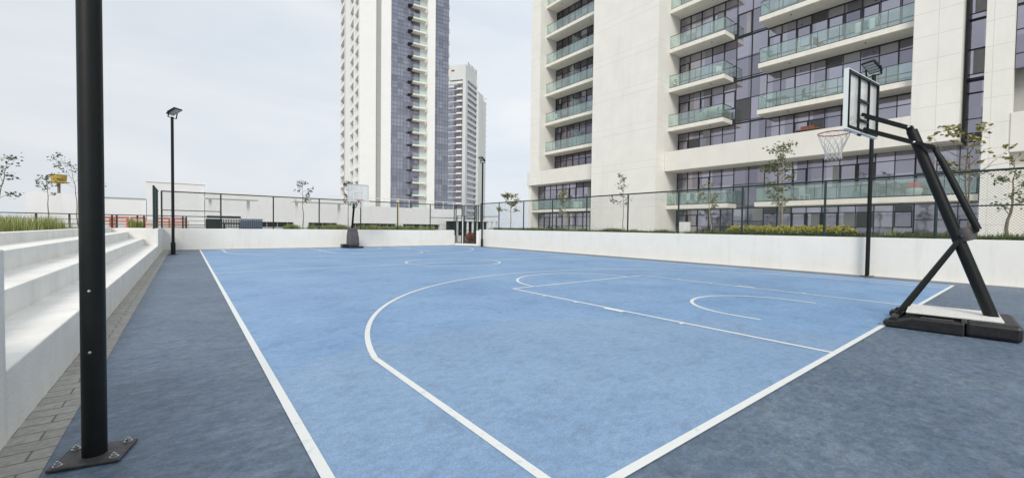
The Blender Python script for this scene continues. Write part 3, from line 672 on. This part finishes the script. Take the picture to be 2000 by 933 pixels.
table('small dark table between chairs on the lowest long balcony', 33.5, 4.6, B0, m_darkp)
chair('brown chair beside the small dark table on the lowest long balcony', 33.5, 4.0, B0, R(20), m_brownw)
pot_plant('tall leafy plant by the glass doors on the lowest long balcony', 33.9, 6.1, B0, 1.9, m_leaf, 3)
pot_plant('bushy dark plant at the middle of the lowest long balcony', 33.9, 4.85, B0, 1.7, m_leafd, 5)
pot_plant('leafy plant in the corner of the lowest left balcony', 33.2, 18.9, B0, 1.2, m_leafd, 6)
tag(MB().box(33.3, 33.9, 5.8, 6.3, B0, B0+.45).build('storage_box', m_teal, bevel=.02), 'teal storage box at the foot of the tall balcony plant', 'box')
rc = thing('garden_armchair', 'red cushioned armchair on white shell at the right end of the lowest balcony', 'armchair', (33.35, 3.35, B0), R(70))
MB().path([(0,0,.0),(0,0,.12),(0,0,.35),(0,0,.5)], [.18,.3,.38,.36], 16).build('shell', m_whitep, rc, smooth=True)
MB().ball((0,.1,.62), .36, 12, 8, (1,.7,.75)).build('cushion', m_redf, rc, smooth=True)
# drying rack and covered furniture on lowest left balcony
dk = thing('drying_rack', 'folding laundry rack hung with pale clothes on the lowest left balcony', 'drying rack', (33.4, 17.2, B0))
m_ = MB()
for s in (-.8, .8): m_.tube((-.25, s, 0), (.25, s, .95), .015, n=5); m_.tube((.25, s, 0), (-.25, s, .95), .015, n=5)
for x in (-.25, 0, .25): m_.tube((x, -.8, .95), (x, .8, .95), .012, n=5)
m_.build('rack_frame', m_steel, dk)
for i, (y, c_) in enumerate(((-.6, m_whitep), (-.25, m_blue), (.1, m_whitep), (.45, m_fabric))):
    MB().box(-.28, -.25, y, y+.26, .35+.1*(i % 2), .96).build('garment', c_, dk)
pot_plant('large dark bush at the right end of the lowest left balcony', 33.5, 14.9, B0, 1.7, m_leafd, 9)
cv = MB()
for i in range(7):
    a = i/6; cv.ball((33.5, 15.2+1.6*a, B2+.42+.42*math.sin(a*PI*.9+.4)*(1-.3*a)), .42, 9, 6, (.8, 1, 1))
tag(cv.build('covered_furniture', m_fabric, smooth=True), 'garden furniture under a grey sheet on the balcony just above the white band, left stack', 'cover')
chair('dark chair at the outer corner beside the sheeted furniture', 33.4, 14.9, B2, R(10), m_darkp)
chair('pale chair on the small balcony one storey above the sheeted furniture', 33.4, 15.1, B3, R(-30), m_whitep)
pot_plant('small plant on the small balcony one storey above the sheeted furniture', 33.2, 18.9, B3, .8, m_leafd, 11)
table('low dark table at the left end of the long balcony above the white band', 33.5, 10.9, B2, m_darkp, .8, 1.4)
pot_plant('reddish leafy plant in the middle of the balcony above the white band, right stack', 33.2, 8.0, B2, 1.0, m_redleaf, 12)
chair('dark chair left of the reddish plant above the white band', 33.4, 9.0, B2, R(40), m_darkp)
pot_plant('green leafy plant at left corner of the long balcony above the white band', 33.2, 11.7, B2, 1.3, m_leaf, 13)
d2 = copy_tree(dk); d2.location = (33.4, 6.0, B3); d2['label'] = 'laundry rack with pale clothes on the second right balcony above the white band'
chair('white chair at left of the second long balcony above the white band', 33.4, 9.4, B3, R(30), m_whitep)
chair('brown chair next to the white chair on the second balcony above the band', 33.4, 8.4, B3, R(-20), m_brownw)
pot_plant('low plant at the left end of the second balcony above the white band, right stack', 33.2, 11.3, B3, .8, m_leafd, 14)
ch2 = thing('garden_table', 'red brown wooden table standing behind the long white parapet band', 'table', (33.6, 8.9, 6.87))
MB().box(-.5, .5, -.7, .7, 1.5, 1.58).build('tabletop', m_brownw, ch2)
for sx in (-.42, .42):
    for sy in (-.6, .6): MB().box(sx-.03, sx+.03, sy-.03, sy+.03, 0, 1.5).build('leg', m_brownw, ch2)
MB().box(-.3, .3, -.4, .4, 1.581, 1.8).build('storage_tray', m_redleaf, ch2)
chair('white chair on the left wing balcony fourth above the band', 32.5+.9, 34.0, B3, 0, m_whitep)
chair('white chair on the left wing balcony just above the band', 33.5, 34.4, B2, 0, m_whitep)
for i, (k, y) in enumerate(((2, 31.2), (3, 31.3), (4, 31.4), (5, 31.2))):
    c = thing('privacy_screen', ['lowest', 'second lowest', 'third lowest', 'fourth lowest'][i]+' pale green glass privacy screen dividing the balconies of the left wing', 'screen', (33.7, y, Z0+FL*k), 0, 'privacy screens on the left wing')
    MB().box(-.75, .6, -.02, .02, .03, 2.0).build('glass_panel', m_rail, c); MB().box(.6, .65, -.03, .03, 0, 2.05).build('post', m_steel, c)
tag(MB().box(32.6, 33.2, 29.6, 30.3, 3.5, 4.3).build('white_cabinet', m_whitep, bevel=.02), 'white cabinet on the lowest balcony of the left wing', 'cabinet')
tag(MB().box(31.2, 31.4, 16.2, 17.2, 1.08, 2.0).build('electric_cabinet', m_whitep, bevel=.02), 'pale grey service cabinet on the ground below the lowest left balcony', 'cabinet')

# ------------------------------------------------------------------ towers
t1 = thing('residential_tower', 'tall white tower with blue grey glazing and a column of small balconies, left of centre', 'tower', (34.45, 107.42, 0), R(-6.5))
H1 = 92; F1 = 3.4; zb = [10-3*F1+F1*k for k in range(0, 27)]
def tb(name, m, *boxes, parent=t1, bevel=0):
    mb = MB()
    for b_ in boxes: mb.box(*b_)
    return mb.build(name, m, parent, bevel=bevel)
tb('wall', m_white, (-.0, 4.08, 0, .9, 0, H1), (5.39, 7.93, 0, 1.2, 0, H1), (4.08, 5.39, .5, 1.2, 0, H1))
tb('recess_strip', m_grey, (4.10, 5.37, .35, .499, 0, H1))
tb('core', m_white, (1.6, 24.2, 1.25, 29, 0, H1-1))
tb('wall', m_white, (17.82, 20.07, -.3, 1.2, 0, H1)); tb('wall', m_white, (16.0, 17.81, .9, 1.24, 0, H1))
def tower_glass(x0, x1, y, z1, parent, n, floors, z0=0, name='glass_facade'):
    g_ = tb(name, m_glasst, (x0, x1, y, y+.3, z0, z1), parent=parent); f = MB()
    for i in range(n+1): x = x0+(x1-x0)*i/n; f.box(x-.05, x+.05, y-.12, y-.002, z0, z1)
    for z in floors:
        for dz, t_ in ((0, .16), (1.1, .06), (2.2, .06)):
            if z0 < z+dz < z1: f.box(x0, x1, y-.09, y-.003, z+dz-t_/2, z+dz+t_/2)
    f.build('mullion_grid', mat('pale_mullion', (.20,.21,.26), .5) if 'pale_mullion' not in bpy.data.materials else bpy.data.materials['pale_mullion'], g_)
tower_glass(7.93, 13.3, .55, H1, t1, 6, zb); tower_glass(20.07, 24.3, .55, H1, t1, 5, zb)
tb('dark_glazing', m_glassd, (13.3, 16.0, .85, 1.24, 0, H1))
bal = None
for z in zb:
    b_ = tb('balcony', m_slab, (13.6, 17.4, -1.0, .84, z-.35, z)); 
    tb('handrail', m_rail, (13.65, 17.35, -.97, -.93, z, z+1.05), parent=b_); tb('divider', m_frame, (12.4, 13.59, -.6, .5, z-.25, z-.02), parent=b_)
    b2 = tb('side_balcony', m_slab, (24.31, 25.3, 2, 9, z-.3, z)); tb('handrail', m_rail, (25.22, 25.27, 2, 9, z, z+1.0), parent=b2)
# left flank: three stacks of loggias between full height piers
tb('pier', m_white, (0, 1.58, .91, 1.6, 0, H1), (0, 1.58, 6.3, 8.0, 0, H1), (0, 1.58, 13.0, 22.0, 0, H1), (0, 1.58, 28.6, 29.2, 0, H1))
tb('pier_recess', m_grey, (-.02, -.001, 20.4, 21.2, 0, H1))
tb('loggia_glazing', m_glassd, (1.4, 1.59, 1.6, 6.3, 0, H1), (1.4, 1.59, 8.0, 13.0, 0, H1), (1.4, 1.59, 22.0, 28.6, 0, H1))
for z in zb:
    for (a, c) in ((1.6, 6.3), (8.0, 13.0), (22.0, 28.6)): tb('loggia_parapet', m_white, (.05, .3, a, c, z-.35, z+.7), (.3, 1.39, a, c, z-.4, z-.1))
tb('roof_parapet', m_white, (-.1, 24.4, -.1, 29.3, H1, H1+1.5))

m_t2 = mat('pale_grey_render', (.58, .60, .60), .8, var=.04, scale=.2)
t2 = thing('residential_tower', 'farther tower with slanted rows of dark slots, half hidden behind the tall white one', 'tower', (125.92, 205.93, 0), R(90-55))
# local x runs away to the right, local y runs to the left
H2 = 86; F2 = 3.45
tb('core', m_t2, (.6, 30, .6, 16, 0, H2-.5), parent=t2)
tb('crown', m_t2, (0, 17.6, .0, 10.5, H2, 94.5), parent=t2)
tb('corner_wall', m_t2, (-.3, 2.4, -.3, 1.6, 0, H2-.01), parent=t2)
g2 = tb('glass_facade', m_glasst, (.3, .599, 7.4, 14, 0, H2-4), parent=t2); tb('dark_glazing', m_glassd, (.3, .599, 1.6, 7.4, 0, H2-3), parent=t2)
tb('slot_glazing', m_glassd, (3.0, 17.0, .3, .599, 0, H2-.02), parent=t2)
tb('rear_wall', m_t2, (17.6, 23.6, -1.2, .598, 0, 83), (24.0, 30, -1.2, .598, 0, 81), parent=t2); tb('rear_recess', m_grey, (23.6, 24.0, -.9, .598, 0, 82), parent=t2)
for k in range(25):
    z = 4.5+F2*k
    tb('floor_band', m_t2, (3.0, 17.0, -.3, .29, z-.85, z+.55), parent=t2)
    if k < 24:
        tb('balcony', m_slab, (-1.4, .29, 1.7, 4.9, z-.4, z+.4), parent=t2); tb('facade_slab', m_t2, (.12, .29, 5.0, 13.8, z-.2, z+.2), parent=t2); tb('side_balcony', m_slab, (30.0, 31.2, -1.2, .5, z-.3, z+.5), parent=t2)
tb('pier', m_white, (17.0, 17.59, -.5, .59, 0, 94.4), parent=t2)
ms = MB()
for i in range(7): ms.box(3+2.1*i, 3.9+2.1*i, -.2, .0, 94.5, 96.8-.2*(i % 3))
ms.build('roof_sign_blocks', m_grey, t2)  # plain blocks standing in for the rooftop sign lettering
ms = MB().box(-.06, -.002, 7.0, 9, 90.9, 91.9); ms.build('red_panel', m_redleaf, t2)

# ------------------------------------------------------------------ white podium building and low structures behind the far wall
pb = thing('podium_building', 'long low white podium building with dark slot openings behind the far fence', 'building', (18, 60, 1.0))
def pw(name, m, *boxes, parent=pb):
    mb = MB()
    for b_ in boxes: mb.box(*b_)
    return mb.build(name, m, parent, world=True)
pw('wall', m_podium, (1.25, 19.2, 60.3, 75, 1.7, 5.25), (1.7, 36.5, 60.31, 74, 1.72, 4.25), (1.26, 7.0, 60.3, 75, 0, 1.7), (10.7, 12.5, 60.3, 75, 0, 1.7), (16.2, 18.2, 60.3, 75, 0, 1.7), (24.9, 26.0, 60.3, 75, 0, 1.7), (32.4, 36.49, 60.3, 75, 0, 1.7))
for a, c in ((7.0, 10.7), (12.5, 16.2), (18.2, 24.9), (26.0, 32.4)):
    pw('dark_opening', m_frame, (a, c, 61.0, 61.2, 0, 1.71))
    q = MB()
    for i in range(int((c-a)/1.2)): q.box(a+.6+1.2*i, a+.68+1.2*i, 60.6, 60.7, 0, 1.7)
    q.build('opening_post', m_grey, pb, world=True)
ra = MB()
for i in range(12): ra.box(15+2*i, 15.07+2*i, 60.4, 60.47, 4.0, 5.45)
ra.box(14.9, 37.2, 60.38, 60.48, 5.45, 5.53); ra.build('roof_railing', m_whitep, pb, world=True)
pw('roof_frame', m_grey, (19.2, 19.3, 62, 62.1, 4.2, 6.5), (20.1, 20.2, 62, 62.1, 4.2, 6.5), (19.3, 20.1, 62, 62.1, 6.4, 6.5))
bd = thing('annex_building', 'pale square block of a building at left behind the green fence end', 'building', (-1.3, 63, 1.0))
pw('wall', m_podium, (-4.0, 1.2, 61, 70, .5, 6.0), parent=bd); pw('coping', m_white, (-4.1, 1.3, 60.9, 70.1, 6.002, 6.12), parent=bd)
bd = thing('boundary_building', 'long flat white wall of a low building behind the orange barriers at far left', 'building', (-9, 62, 1.0))
pw('wall', m_podium, (-9.3, -4.1, 62, 70, .5, 4.1), parent=bd); pw('taller_wall', m_podium, (-13.1, -9.31, 61.5, 70, .5, 4.3), parent=bd)
pw('coping', m_grey, (-9.25, -4.12, 61.9, 62, 4.05, 4.13), parent=bd)
for i, (x0, x1, zz) in enumerate(((.9, 5.3, 3.82), (8.6, 14.3, 3.88))):
    cn = thing('shade_canopy', ['thin flat white shade canopy left of the small tree behind the far fence', 'thin flat white shade canopy right of the small tree behind the far fence'][i], 'canopy', ((x0+x1)/2, 50, 1.03), 0, 'shade canopies behind the far fence')
    pw('canopy_roof', m_white, (x0, x1, 48.8, 51, zz, zz+.14), parent=cn); pw('roof_edge', m_grey, (x0, x1, 48.78, 48.799, zz-.06, zz+.04), parent=cn)
    for x in (x0+.3, x1-.9): pw('canopy_post', m_podium, (x, x+.25, 49.6, 49.85, 1.03, zz), parent=cn)
kk = thing('garden_kiosk', 'small flat roofed kiosk with dark bays seen through the corner gate', 'kiosk', (35, 58, 0))
pw('kiosk_roof', m_white, (32.5, 40.5, 55, 59, 2.3, 2.5), parent=kk)
pw('kiosk_bay', m_frame, (32.6, 40.4, 58.4, 58.6, .0, 2.3), parent=kk)
q = MB()
for i in range(9): q.box(32.6+.95*i, 32.85+.95*i, 55.2, 55.4, 0, 2.3)
q.build('kiosk_post', m_podium, kk, world=True)
yp = thing('yellow_post', 'slim yellowish post standing before the far tower glazing', 'post', (19.2, 46, 1.03)); MB().box(-.09, .09, -.09, .09, 0, 3.5).build('shaft', mat('cream_post', (.62,.56,.36), .6), yp); MB().box(-.14, .14, -.14, .14, 3.5, 3.56).build('post_cap', m_whitep, yp)
lk = thing('lookout_tower', 'small yellow platform tower on a thin stem behind the white wall at far left', 'tower', (-14.6, 85, 0))
MB().tube((0,0,0), (0,0,6.9), .14, .16, 10).build('stem', m_bark, lk); MB().path([(0,0,6.75),(0,0,6.9),(0,0,7.05)], [.3,1.15,.95], 16).build('platform', m_ylw, lk)
MB().path([(0,0,7.06),(0,0,7.3),(0,0,8.0)], [.72,.80,.86], 16).build('cabin', m_ylw, lk)

# low railing behind the far wall and left terrace
rl = thing('metal_railing', 'low dark metal railing crossing behind the planting at far left', 'railing', (-5, 27.0, 1.08))
for x in (-8.5, -7.2, -5.95, -4.9, -3.45, -3.28, -2.52, -2.27, -.72, -.58): MB().box(x-.035, x+.035, 26.97, 27.03, 1.05, 1.74).build('post', m_green, rl, world=True)
MB().tube((-9.5, 27, 1.74), (.3, 27, 1.74), .022, n=8).build('top_rail', m_green, rl, world=True)
for z in (1.28, 1.5): MB().tube((-9.5, 27, z), (.3, 27, z), .010 if z > 1.4 else .018, n=6).build('lower_rail', m_green, rl, world=True)
# dark slatted bench and planter screen
bn = thing('slatted_bench', 'dark slatted bench with high back behind the far wall, left part', 'bench', (1.2, 28.5, 1.03))
q = MB()
for i in range(22): q.box(-.88+.08*i, -.83+.08*i, -.05, .0, .12, .62)
q.build('backrest', m_darkp, bn); MB().box(-.85, .80, -.08, .02, .66, .80).build('top_bar', m_darkp, bn, bevel=.01); MB().box(-.9, .9, .05, .5, .32, .40).build('seat', m_darkp, bn)
for x in (-.8, .0, .8): MB().box(x-.05, x+.05, 0, .45, 0, .32).build('leg', m_darkp, bn)
MB().box(-.9, -.1, .0, .03, .0, .62).build('side_panel', m_darkp, bn)
sc = thing('slatted_planter', 'blue grey upright slatted planter box next to the dark bench', 'planter', (2.53, 28.4, 1.03))
q = MB()
for i in range(12): q.box(-.56+.095*i, -.50+.095*i, -.3, -.27, .02, .60)
q.build('slats', m_blue, sc); MB().box(-.55, .55, -.26, .3, .02, .56).build('liner', m_grey, sc); MB().box(-.58, .58, -.32, -.25, .60, .65).build('rim', m_blue, sc)
# orange barriers
for i, (x, y, r_) in enumerate(((-4.55, 34.2, 3), (-3.75, 34.0, -4), (-2.95, 34.1, 5), (-1.75, 34.4, 0), (-.9, 34.5, 2))):
    bx = thing('plastic_barrier', ['first orange plastic barrier from the left, beside the near pole', 'second orange plastic barrier from the left', 'middle orange plastic barrier of the row, left of the green fence end', 'orange plastic barrier just right of the green fence end', 'last orange plastic barrier at the right end of the row'][i], 'barrier', (x, y, 1.08), R(r_), 'orange barriers beyond the railing')
    q = MB(); q.box(-.38, .38, -.06, .06, .52, .66); q.box(-.38, .38, -.05, .05, .30, .40)
    for s in (-.3, .3): q.box(s-.05, s+.05, -.05, .05, .02, .52)
    q.build('barrier_frame', m_orange, bx, bevel=.02)
    for s in (-.3, .3): MB().box(s-.07, s+.07, -.2, .2, 0, .05).build('foot', m_redf if i % 2 else m_orange, bx, bevel=.01)
tag(MB().box(-3.4, -.4, 36.0, 36.3, 1.05, 1.5).build('low_wall', mat('pinkish_render', (.62,.50,.45), .8)), 'low pinkish wall behind the orange barriers', 'wall')

# ------------------------------------------------------------------ trees
def tree(label, base, H, spread, nl, ml, seed, lean=(0,0), stems=1, bark=m_bark, trunk_r=.03, first=.45, leaf=.12, nbr=9, cat='tree', droop=.25, clump=5):
    rg = random.Random(seed); t = thing('young_tree', label, cat, base, 0, 'young trees around the court')
    tr = MB(); tips = []
    for s_ in range(stems):
        a0 = rg.uniform(0, 6.28); off = Vector((math.cos(a0), math.sin(a0), 0))*(.08 if stems > 1 else 0)
        pts = [off]; n = 9; cur = Vector(off)
        ln_ = Vector((lean[0], lean[1], 0))+(off*2.2 if stems > 1 else Vector((0,0,0)))
        for i in range(1, n+1):
            cur = cur+Vector((ln_.x/n+rg.gauss(0, .02), ln_.y/n+rg.gauss(0, .02), H*.93/n)); pts.append(cur.copy())
        tr.path(pts, [trunk_r*(1-.8*i/n) for i in range(n+1)], 7)
        tips.append(pts[-1])
        for b_ in range(nbr):
            f = first+(1-first)*(b_+rg.random()*.8)/nbr; k = min(n-1, int(f*n)); p = pts[k].lerp(pts[k+1], f*n-k)
            a = b_*2.4+rg.uniform(-.5, .5); L_ = spread*(1-.45*(f-first)/(1-first))*rg.uniform(.6, 1.15)
            d = Vector((math.cos(a), math.sin(a), rg.uniform(.35, 1.1))).normalized(); br_ = [p]; q = Vector(p)
            for j in range(4):
                q = q+d*L_/4; d = (d+Vector((rg.gauss(0,.18), rg.gauss(0,.18), rg.gauss(.02,.14)))).normalized(); br_.append(q.copy())
                if j > 0: tips.append(q.copy())
            r1 = trunk_r*.42*(1-.5*f); tr.path(br_, [r1, r1*.8, r1*.6, r1*.42, r1*.25], 5)
            for j in (2, 3):
                if rg.random() < .75:
                    d2 = (d+Vector((rg.gauss(0,.7), rg.gauss(0,.7), rg.gauss(.1,.4)))).normalized(); e2 = br_[j]+d2*L_*.4*rg.uniform(.6, 1.2)
                    tr.path([br_[j], br_[j].lerp(e2, .5)+Vector((0,0,.02)), e2], [r1*.5, r1*.35, r1*.2], 4); tips.append(e2); tips.append(br_[j].lerp(e2, .6))
    tr.build('trunk', bark, t, smooth=True)
    lf = MB()
    for i in range(nl//clump):
        c = rg.choice(tips)
        for j in range(clump): add_leaf(lf, c+Vector((rg.gauss(0,.06), rg.gauss(0,.06), rg.gauss(-.02,.06))), rg, leaf)
    lf.build('crown', ml, t, fix=False)
    return t
# right terrace
tree('slim young tree with yellowing leaves on the far right corner of the planting', (19.2, 24.2, 1.05), 3.0, 1.0, 420, m_leafy, 2, trunk_r=.05, first=.5, leaf=.17, nbr=10, bark=m_barkp)
tree('thin shrubby tree in front of the left wing ground floor glazing', (18.2, 17.3, 1.05), 3.0, .7, 300, m_leafy, 3, trunk_r=.03, first=.3, leaf=.12, bark=m_barkp)
tree('sparse young tree against the blank cream wall panel', (18.0, 12.7, 1.05), 3.4, .85, 210, m_leafd, 21, trunk_r=.028, first=.42, leaf=.10, nbr=10, bark=m_barkp)
tree('thin pale stemmed tree in front of the lowest left balcony', (18.4, 8.05, 1.05), 2.6, .6, 240, m_leafy, 8, trunk_r=.03, first=.5, leaf=.10, bark=m_barkp)
tree('tall leafy twin stemmed tree rising from the yellow flowers', (18.0, 4.95, 1.05), 3.9, .75, 850, m_leaf, 12, stems=2, trunk_r=.035, first=.28, leaf=.10, nbr=16, bark=m_barkp)
tree('sparse branching tree behind the near hoop with few ochre leaves', (18.6, -.05, 1.05), 3.6, 1.35, 260, m_leafy, 14, trunk_r=.035, first=.5, leaf=.14, nbr=11, bark=m_bark, stems=2)
tree('crooked reddish stem tree at the right edge by the dark opening', (18.3, -.78, 1.05), 2.3, .55, 200, m_leaf, 15, trunk_r=.05, first=.4, leaf=.10, bark=m_bark, lean=(.15, -.2))
tree('leafy creeper tree at the right edge in front of the louvred opening', (24.5, -1.9, 1.05), 4.6, 1.1, 2400, m_leaf, 16, trunk_r=.06, first=.15, leaf=.12, nbr=22, stems=2)
# far and left
tree('airy young tree between the two white canopies behind the far fence', (5.3, 28.0, 1.03), 3.3, .85, 200, m_leafd, 5, trunk_r=.03, first=.5, leaf=.11, nbr=9)
tree('young tree with small dark leaves rising behind the distant hoop', (8.1, 28.0, 1.03), 3.5, .6, 420, m_leafd, 6, trunk_r=.03, first=.5, leaf=.11, nbr=12)
tree('bare leaning sapling with dark leaf tufts at the left edge of the terrace', (-4.95, 17.0, 1.08), 2.35, .55, 130, m_leafd, 31, lean=(.3, .2), trunk_r=.022, first=.4, leaf=.085, nbr=7)
tree('sapling with drooping leaf tufts partly hidden by the near pole', (-3.75, 21.0, 1.08), 2.6, 1.0, 230, m_leafd, 33, trunk_r=.02, first=.55, leaf=.08, nbr=8, lean=(-.15, 0))
tree('tiny distant sapling near the left edge below the leaning one', (-9.9, 36.0, 1.08), 2.0, .5, 140, m_leafd, 35, trunk_r=.04, first=.6, leaf=.13)
tree('small distant sapling in front of the yellow lookout tower', (-8.2, 42.0, 1.08), 3.7, .9, 160, m_leafd, 37, trunk_r=.04, first=.6, leaf=.15)

# ------------------------------------------------------------------ planting
def blades(name, m, x0, x1, y0, y1, z, h0, h1, n, seed, clump=True, wd=.012, lean=.3, mask=None):
    rg = random.Random(seed); mb = MB(); cs = [(rg.uniform(x0, x1), rg.uniform(y0, y1), rg.uniform(.55, 1.15)) for _ in range(max(4, int((x1-x0)*(y1-y0)*3)))]
    for i in range(n):
        if clump: cx_, cy_, k = rg.choice(cs); x = cx_+rg.gauss(0, .13); y = cy_+rg.gauss(0, .16)
        else: x, y, k = rg.uniform(x0, x1), rg.uniform(y0, y1), 1
        x = min(max(x, x0), x1); y = min(max(y, y0), y1)
        if mask and not mask(x, y): continue
        h = rg.uniform(h0, h1)*k; a = rg.uniform(0, 6.28); l_ = h*rg.uniform(0, lean); dx, dy = math.cos(a), math.sin(a)
        mb.add([(x-dy*wd, y+dx*wd, z), (x+dy*wd, y-dx*wd, z), (x+dx*l_*.4+dy*wd*.7, y+dy*l_*.4-dx*wd*.7, z+h*.6), (x+dx*l_*.4-dy*wd*.7, y+dy*l_*.4+dx*wd*.7, z+h*.6), (x+dx*l_, y+dy*l_, z+h)], [(0,1,2,3),(3,2,4)])
    return mb.build(name, m, fix=False)
st(MB().box(-5.2, -3.12, 3, 25.8, 1.05, 1.12), 'left_planting_bed', m_soil); st(MB().box(1, 14.9, 26.25, 28.6, 1.0, 1.07), 'far_planting_bed', m_soil); st(MB().box(16.45, 20.5, -8, 23.5, 1.05, 1.12), 'right_planting_bed', m_soil)
tag(blades('grass', m_grass, -4.6, -3.2, 5.5, 17.2, 1.1, .14, .50, 7000, 1, wd=.006, lean=.55, mask=lambda x, y: not (12.9 < y < 13.5 and x > -4.2)), 'tall feathery ornamental grass on the terrace behind the bleachers', 'grass', kind='stuff')
tag(blades('grass', m_grass, -2.8, -2.3, 26.3, 26.8, 1.08, .3, .6, 420, 2), 'small grass tuft by the green fence end above the bleachers', 'grass', kind='stuff')
tag(blades('grass', m_grass, 4.2, 14.2, 26.4, 28.2, 1.05, .2, .42, 9000, 3, mask=lambda x, y: not (12.6 < x < 13)), 'ornamental grass tufts in the bed behind the far wall', 'grass', kind='stuff')
tag(blades('ground_cover', m_grassg, 16.5, 18.6, -6, 23.3, 1.1, .12, .30, 26000, 4, wd=.014, lean=.8), 'low green ground cover along the bed behind the right wall', 'ground cover', kind='stuff')
tag(blades('dry_grass', m_grass, 16.6, 18.6, -2, 21, 1.1, .2, .5, 1500, 5, wd=.006, lean=.5), 'thin dry grass stalks among the ground cover behind the right wall', 'grass', kind='stuff')
rg = random.Random(77)
places = ['first', 'second', 'third', 'fourth', 'fifth', 'sixth', 'seventh']
for i in range(7):
    y = 6.3-i*.58; x = 17.0+rg.uniform(-.15, .15)
    s_ = thing('flowering_shrub', places[i]+' low shrub from the left in the row of yellow flowers behind the right wall', 'shrub', (x, y, 1.1), 0, 'yellow flowering shrubs behind the right wall')
    l = MB(); f = MB()
    for k in range(420):
        a = rg.uniform(0, 6.28); r_ = .42*rg.random()**.5; h = (.40+.06*rg.random())*math.sqrt(max(0, 1-(r_/.5)**2)); p = Vector((r_*math.cos(a), r_*math.sin(a), h*rg.uniform(.3, 1)))
        add_leaf(l, p, rg, .07)
        if rg.random() < .75: add_leaf(f, Vector((p.x, p.y, h+rg.uniform(-.04, .06))), rg, .06)
    l.build('foliage', m_grassg, s_, fix=False); f.build('flowers', m_flower, s_, fix=False)
# reddish plants low behind the gate
for i, (x, y) in enumerate(((17.6, 27.6), (18.3, 28.2), (19.0, 28.9), (18.6, 27.2))):
    s_ = thing('red_shrub', ['nearest', 'second', 'farthest', 'rightmost'][i]+' reddish leafed shrub seen low through the corner gate', 'shrub', (x, y, 0), 0, 'reddish shrubs behind the gate')
    l = MB()
    for k in range(500):
        a = rg.uniform(0, 6.28); r_ = .5*rg.random()**.5; add_leaf(l, Vector((r_*math.cos(a), r_*math.sin(a), rg.uniform(.1, 1.0)*(1-.5*r_))), rg, .12)
    l.build('foliage', m_redleaf, s_, fix=False); MB().tube((0,0,0), (0,0,.5), .03, n=6).build('stem', m_bark, s_)
tag(MB().box(15.35, 17.2, 29.5, 29.7, -.02, 1.1).build('garden_wall', m_plaster), 'short white wall standing behind the left leaf of the corner gate', 'wall')
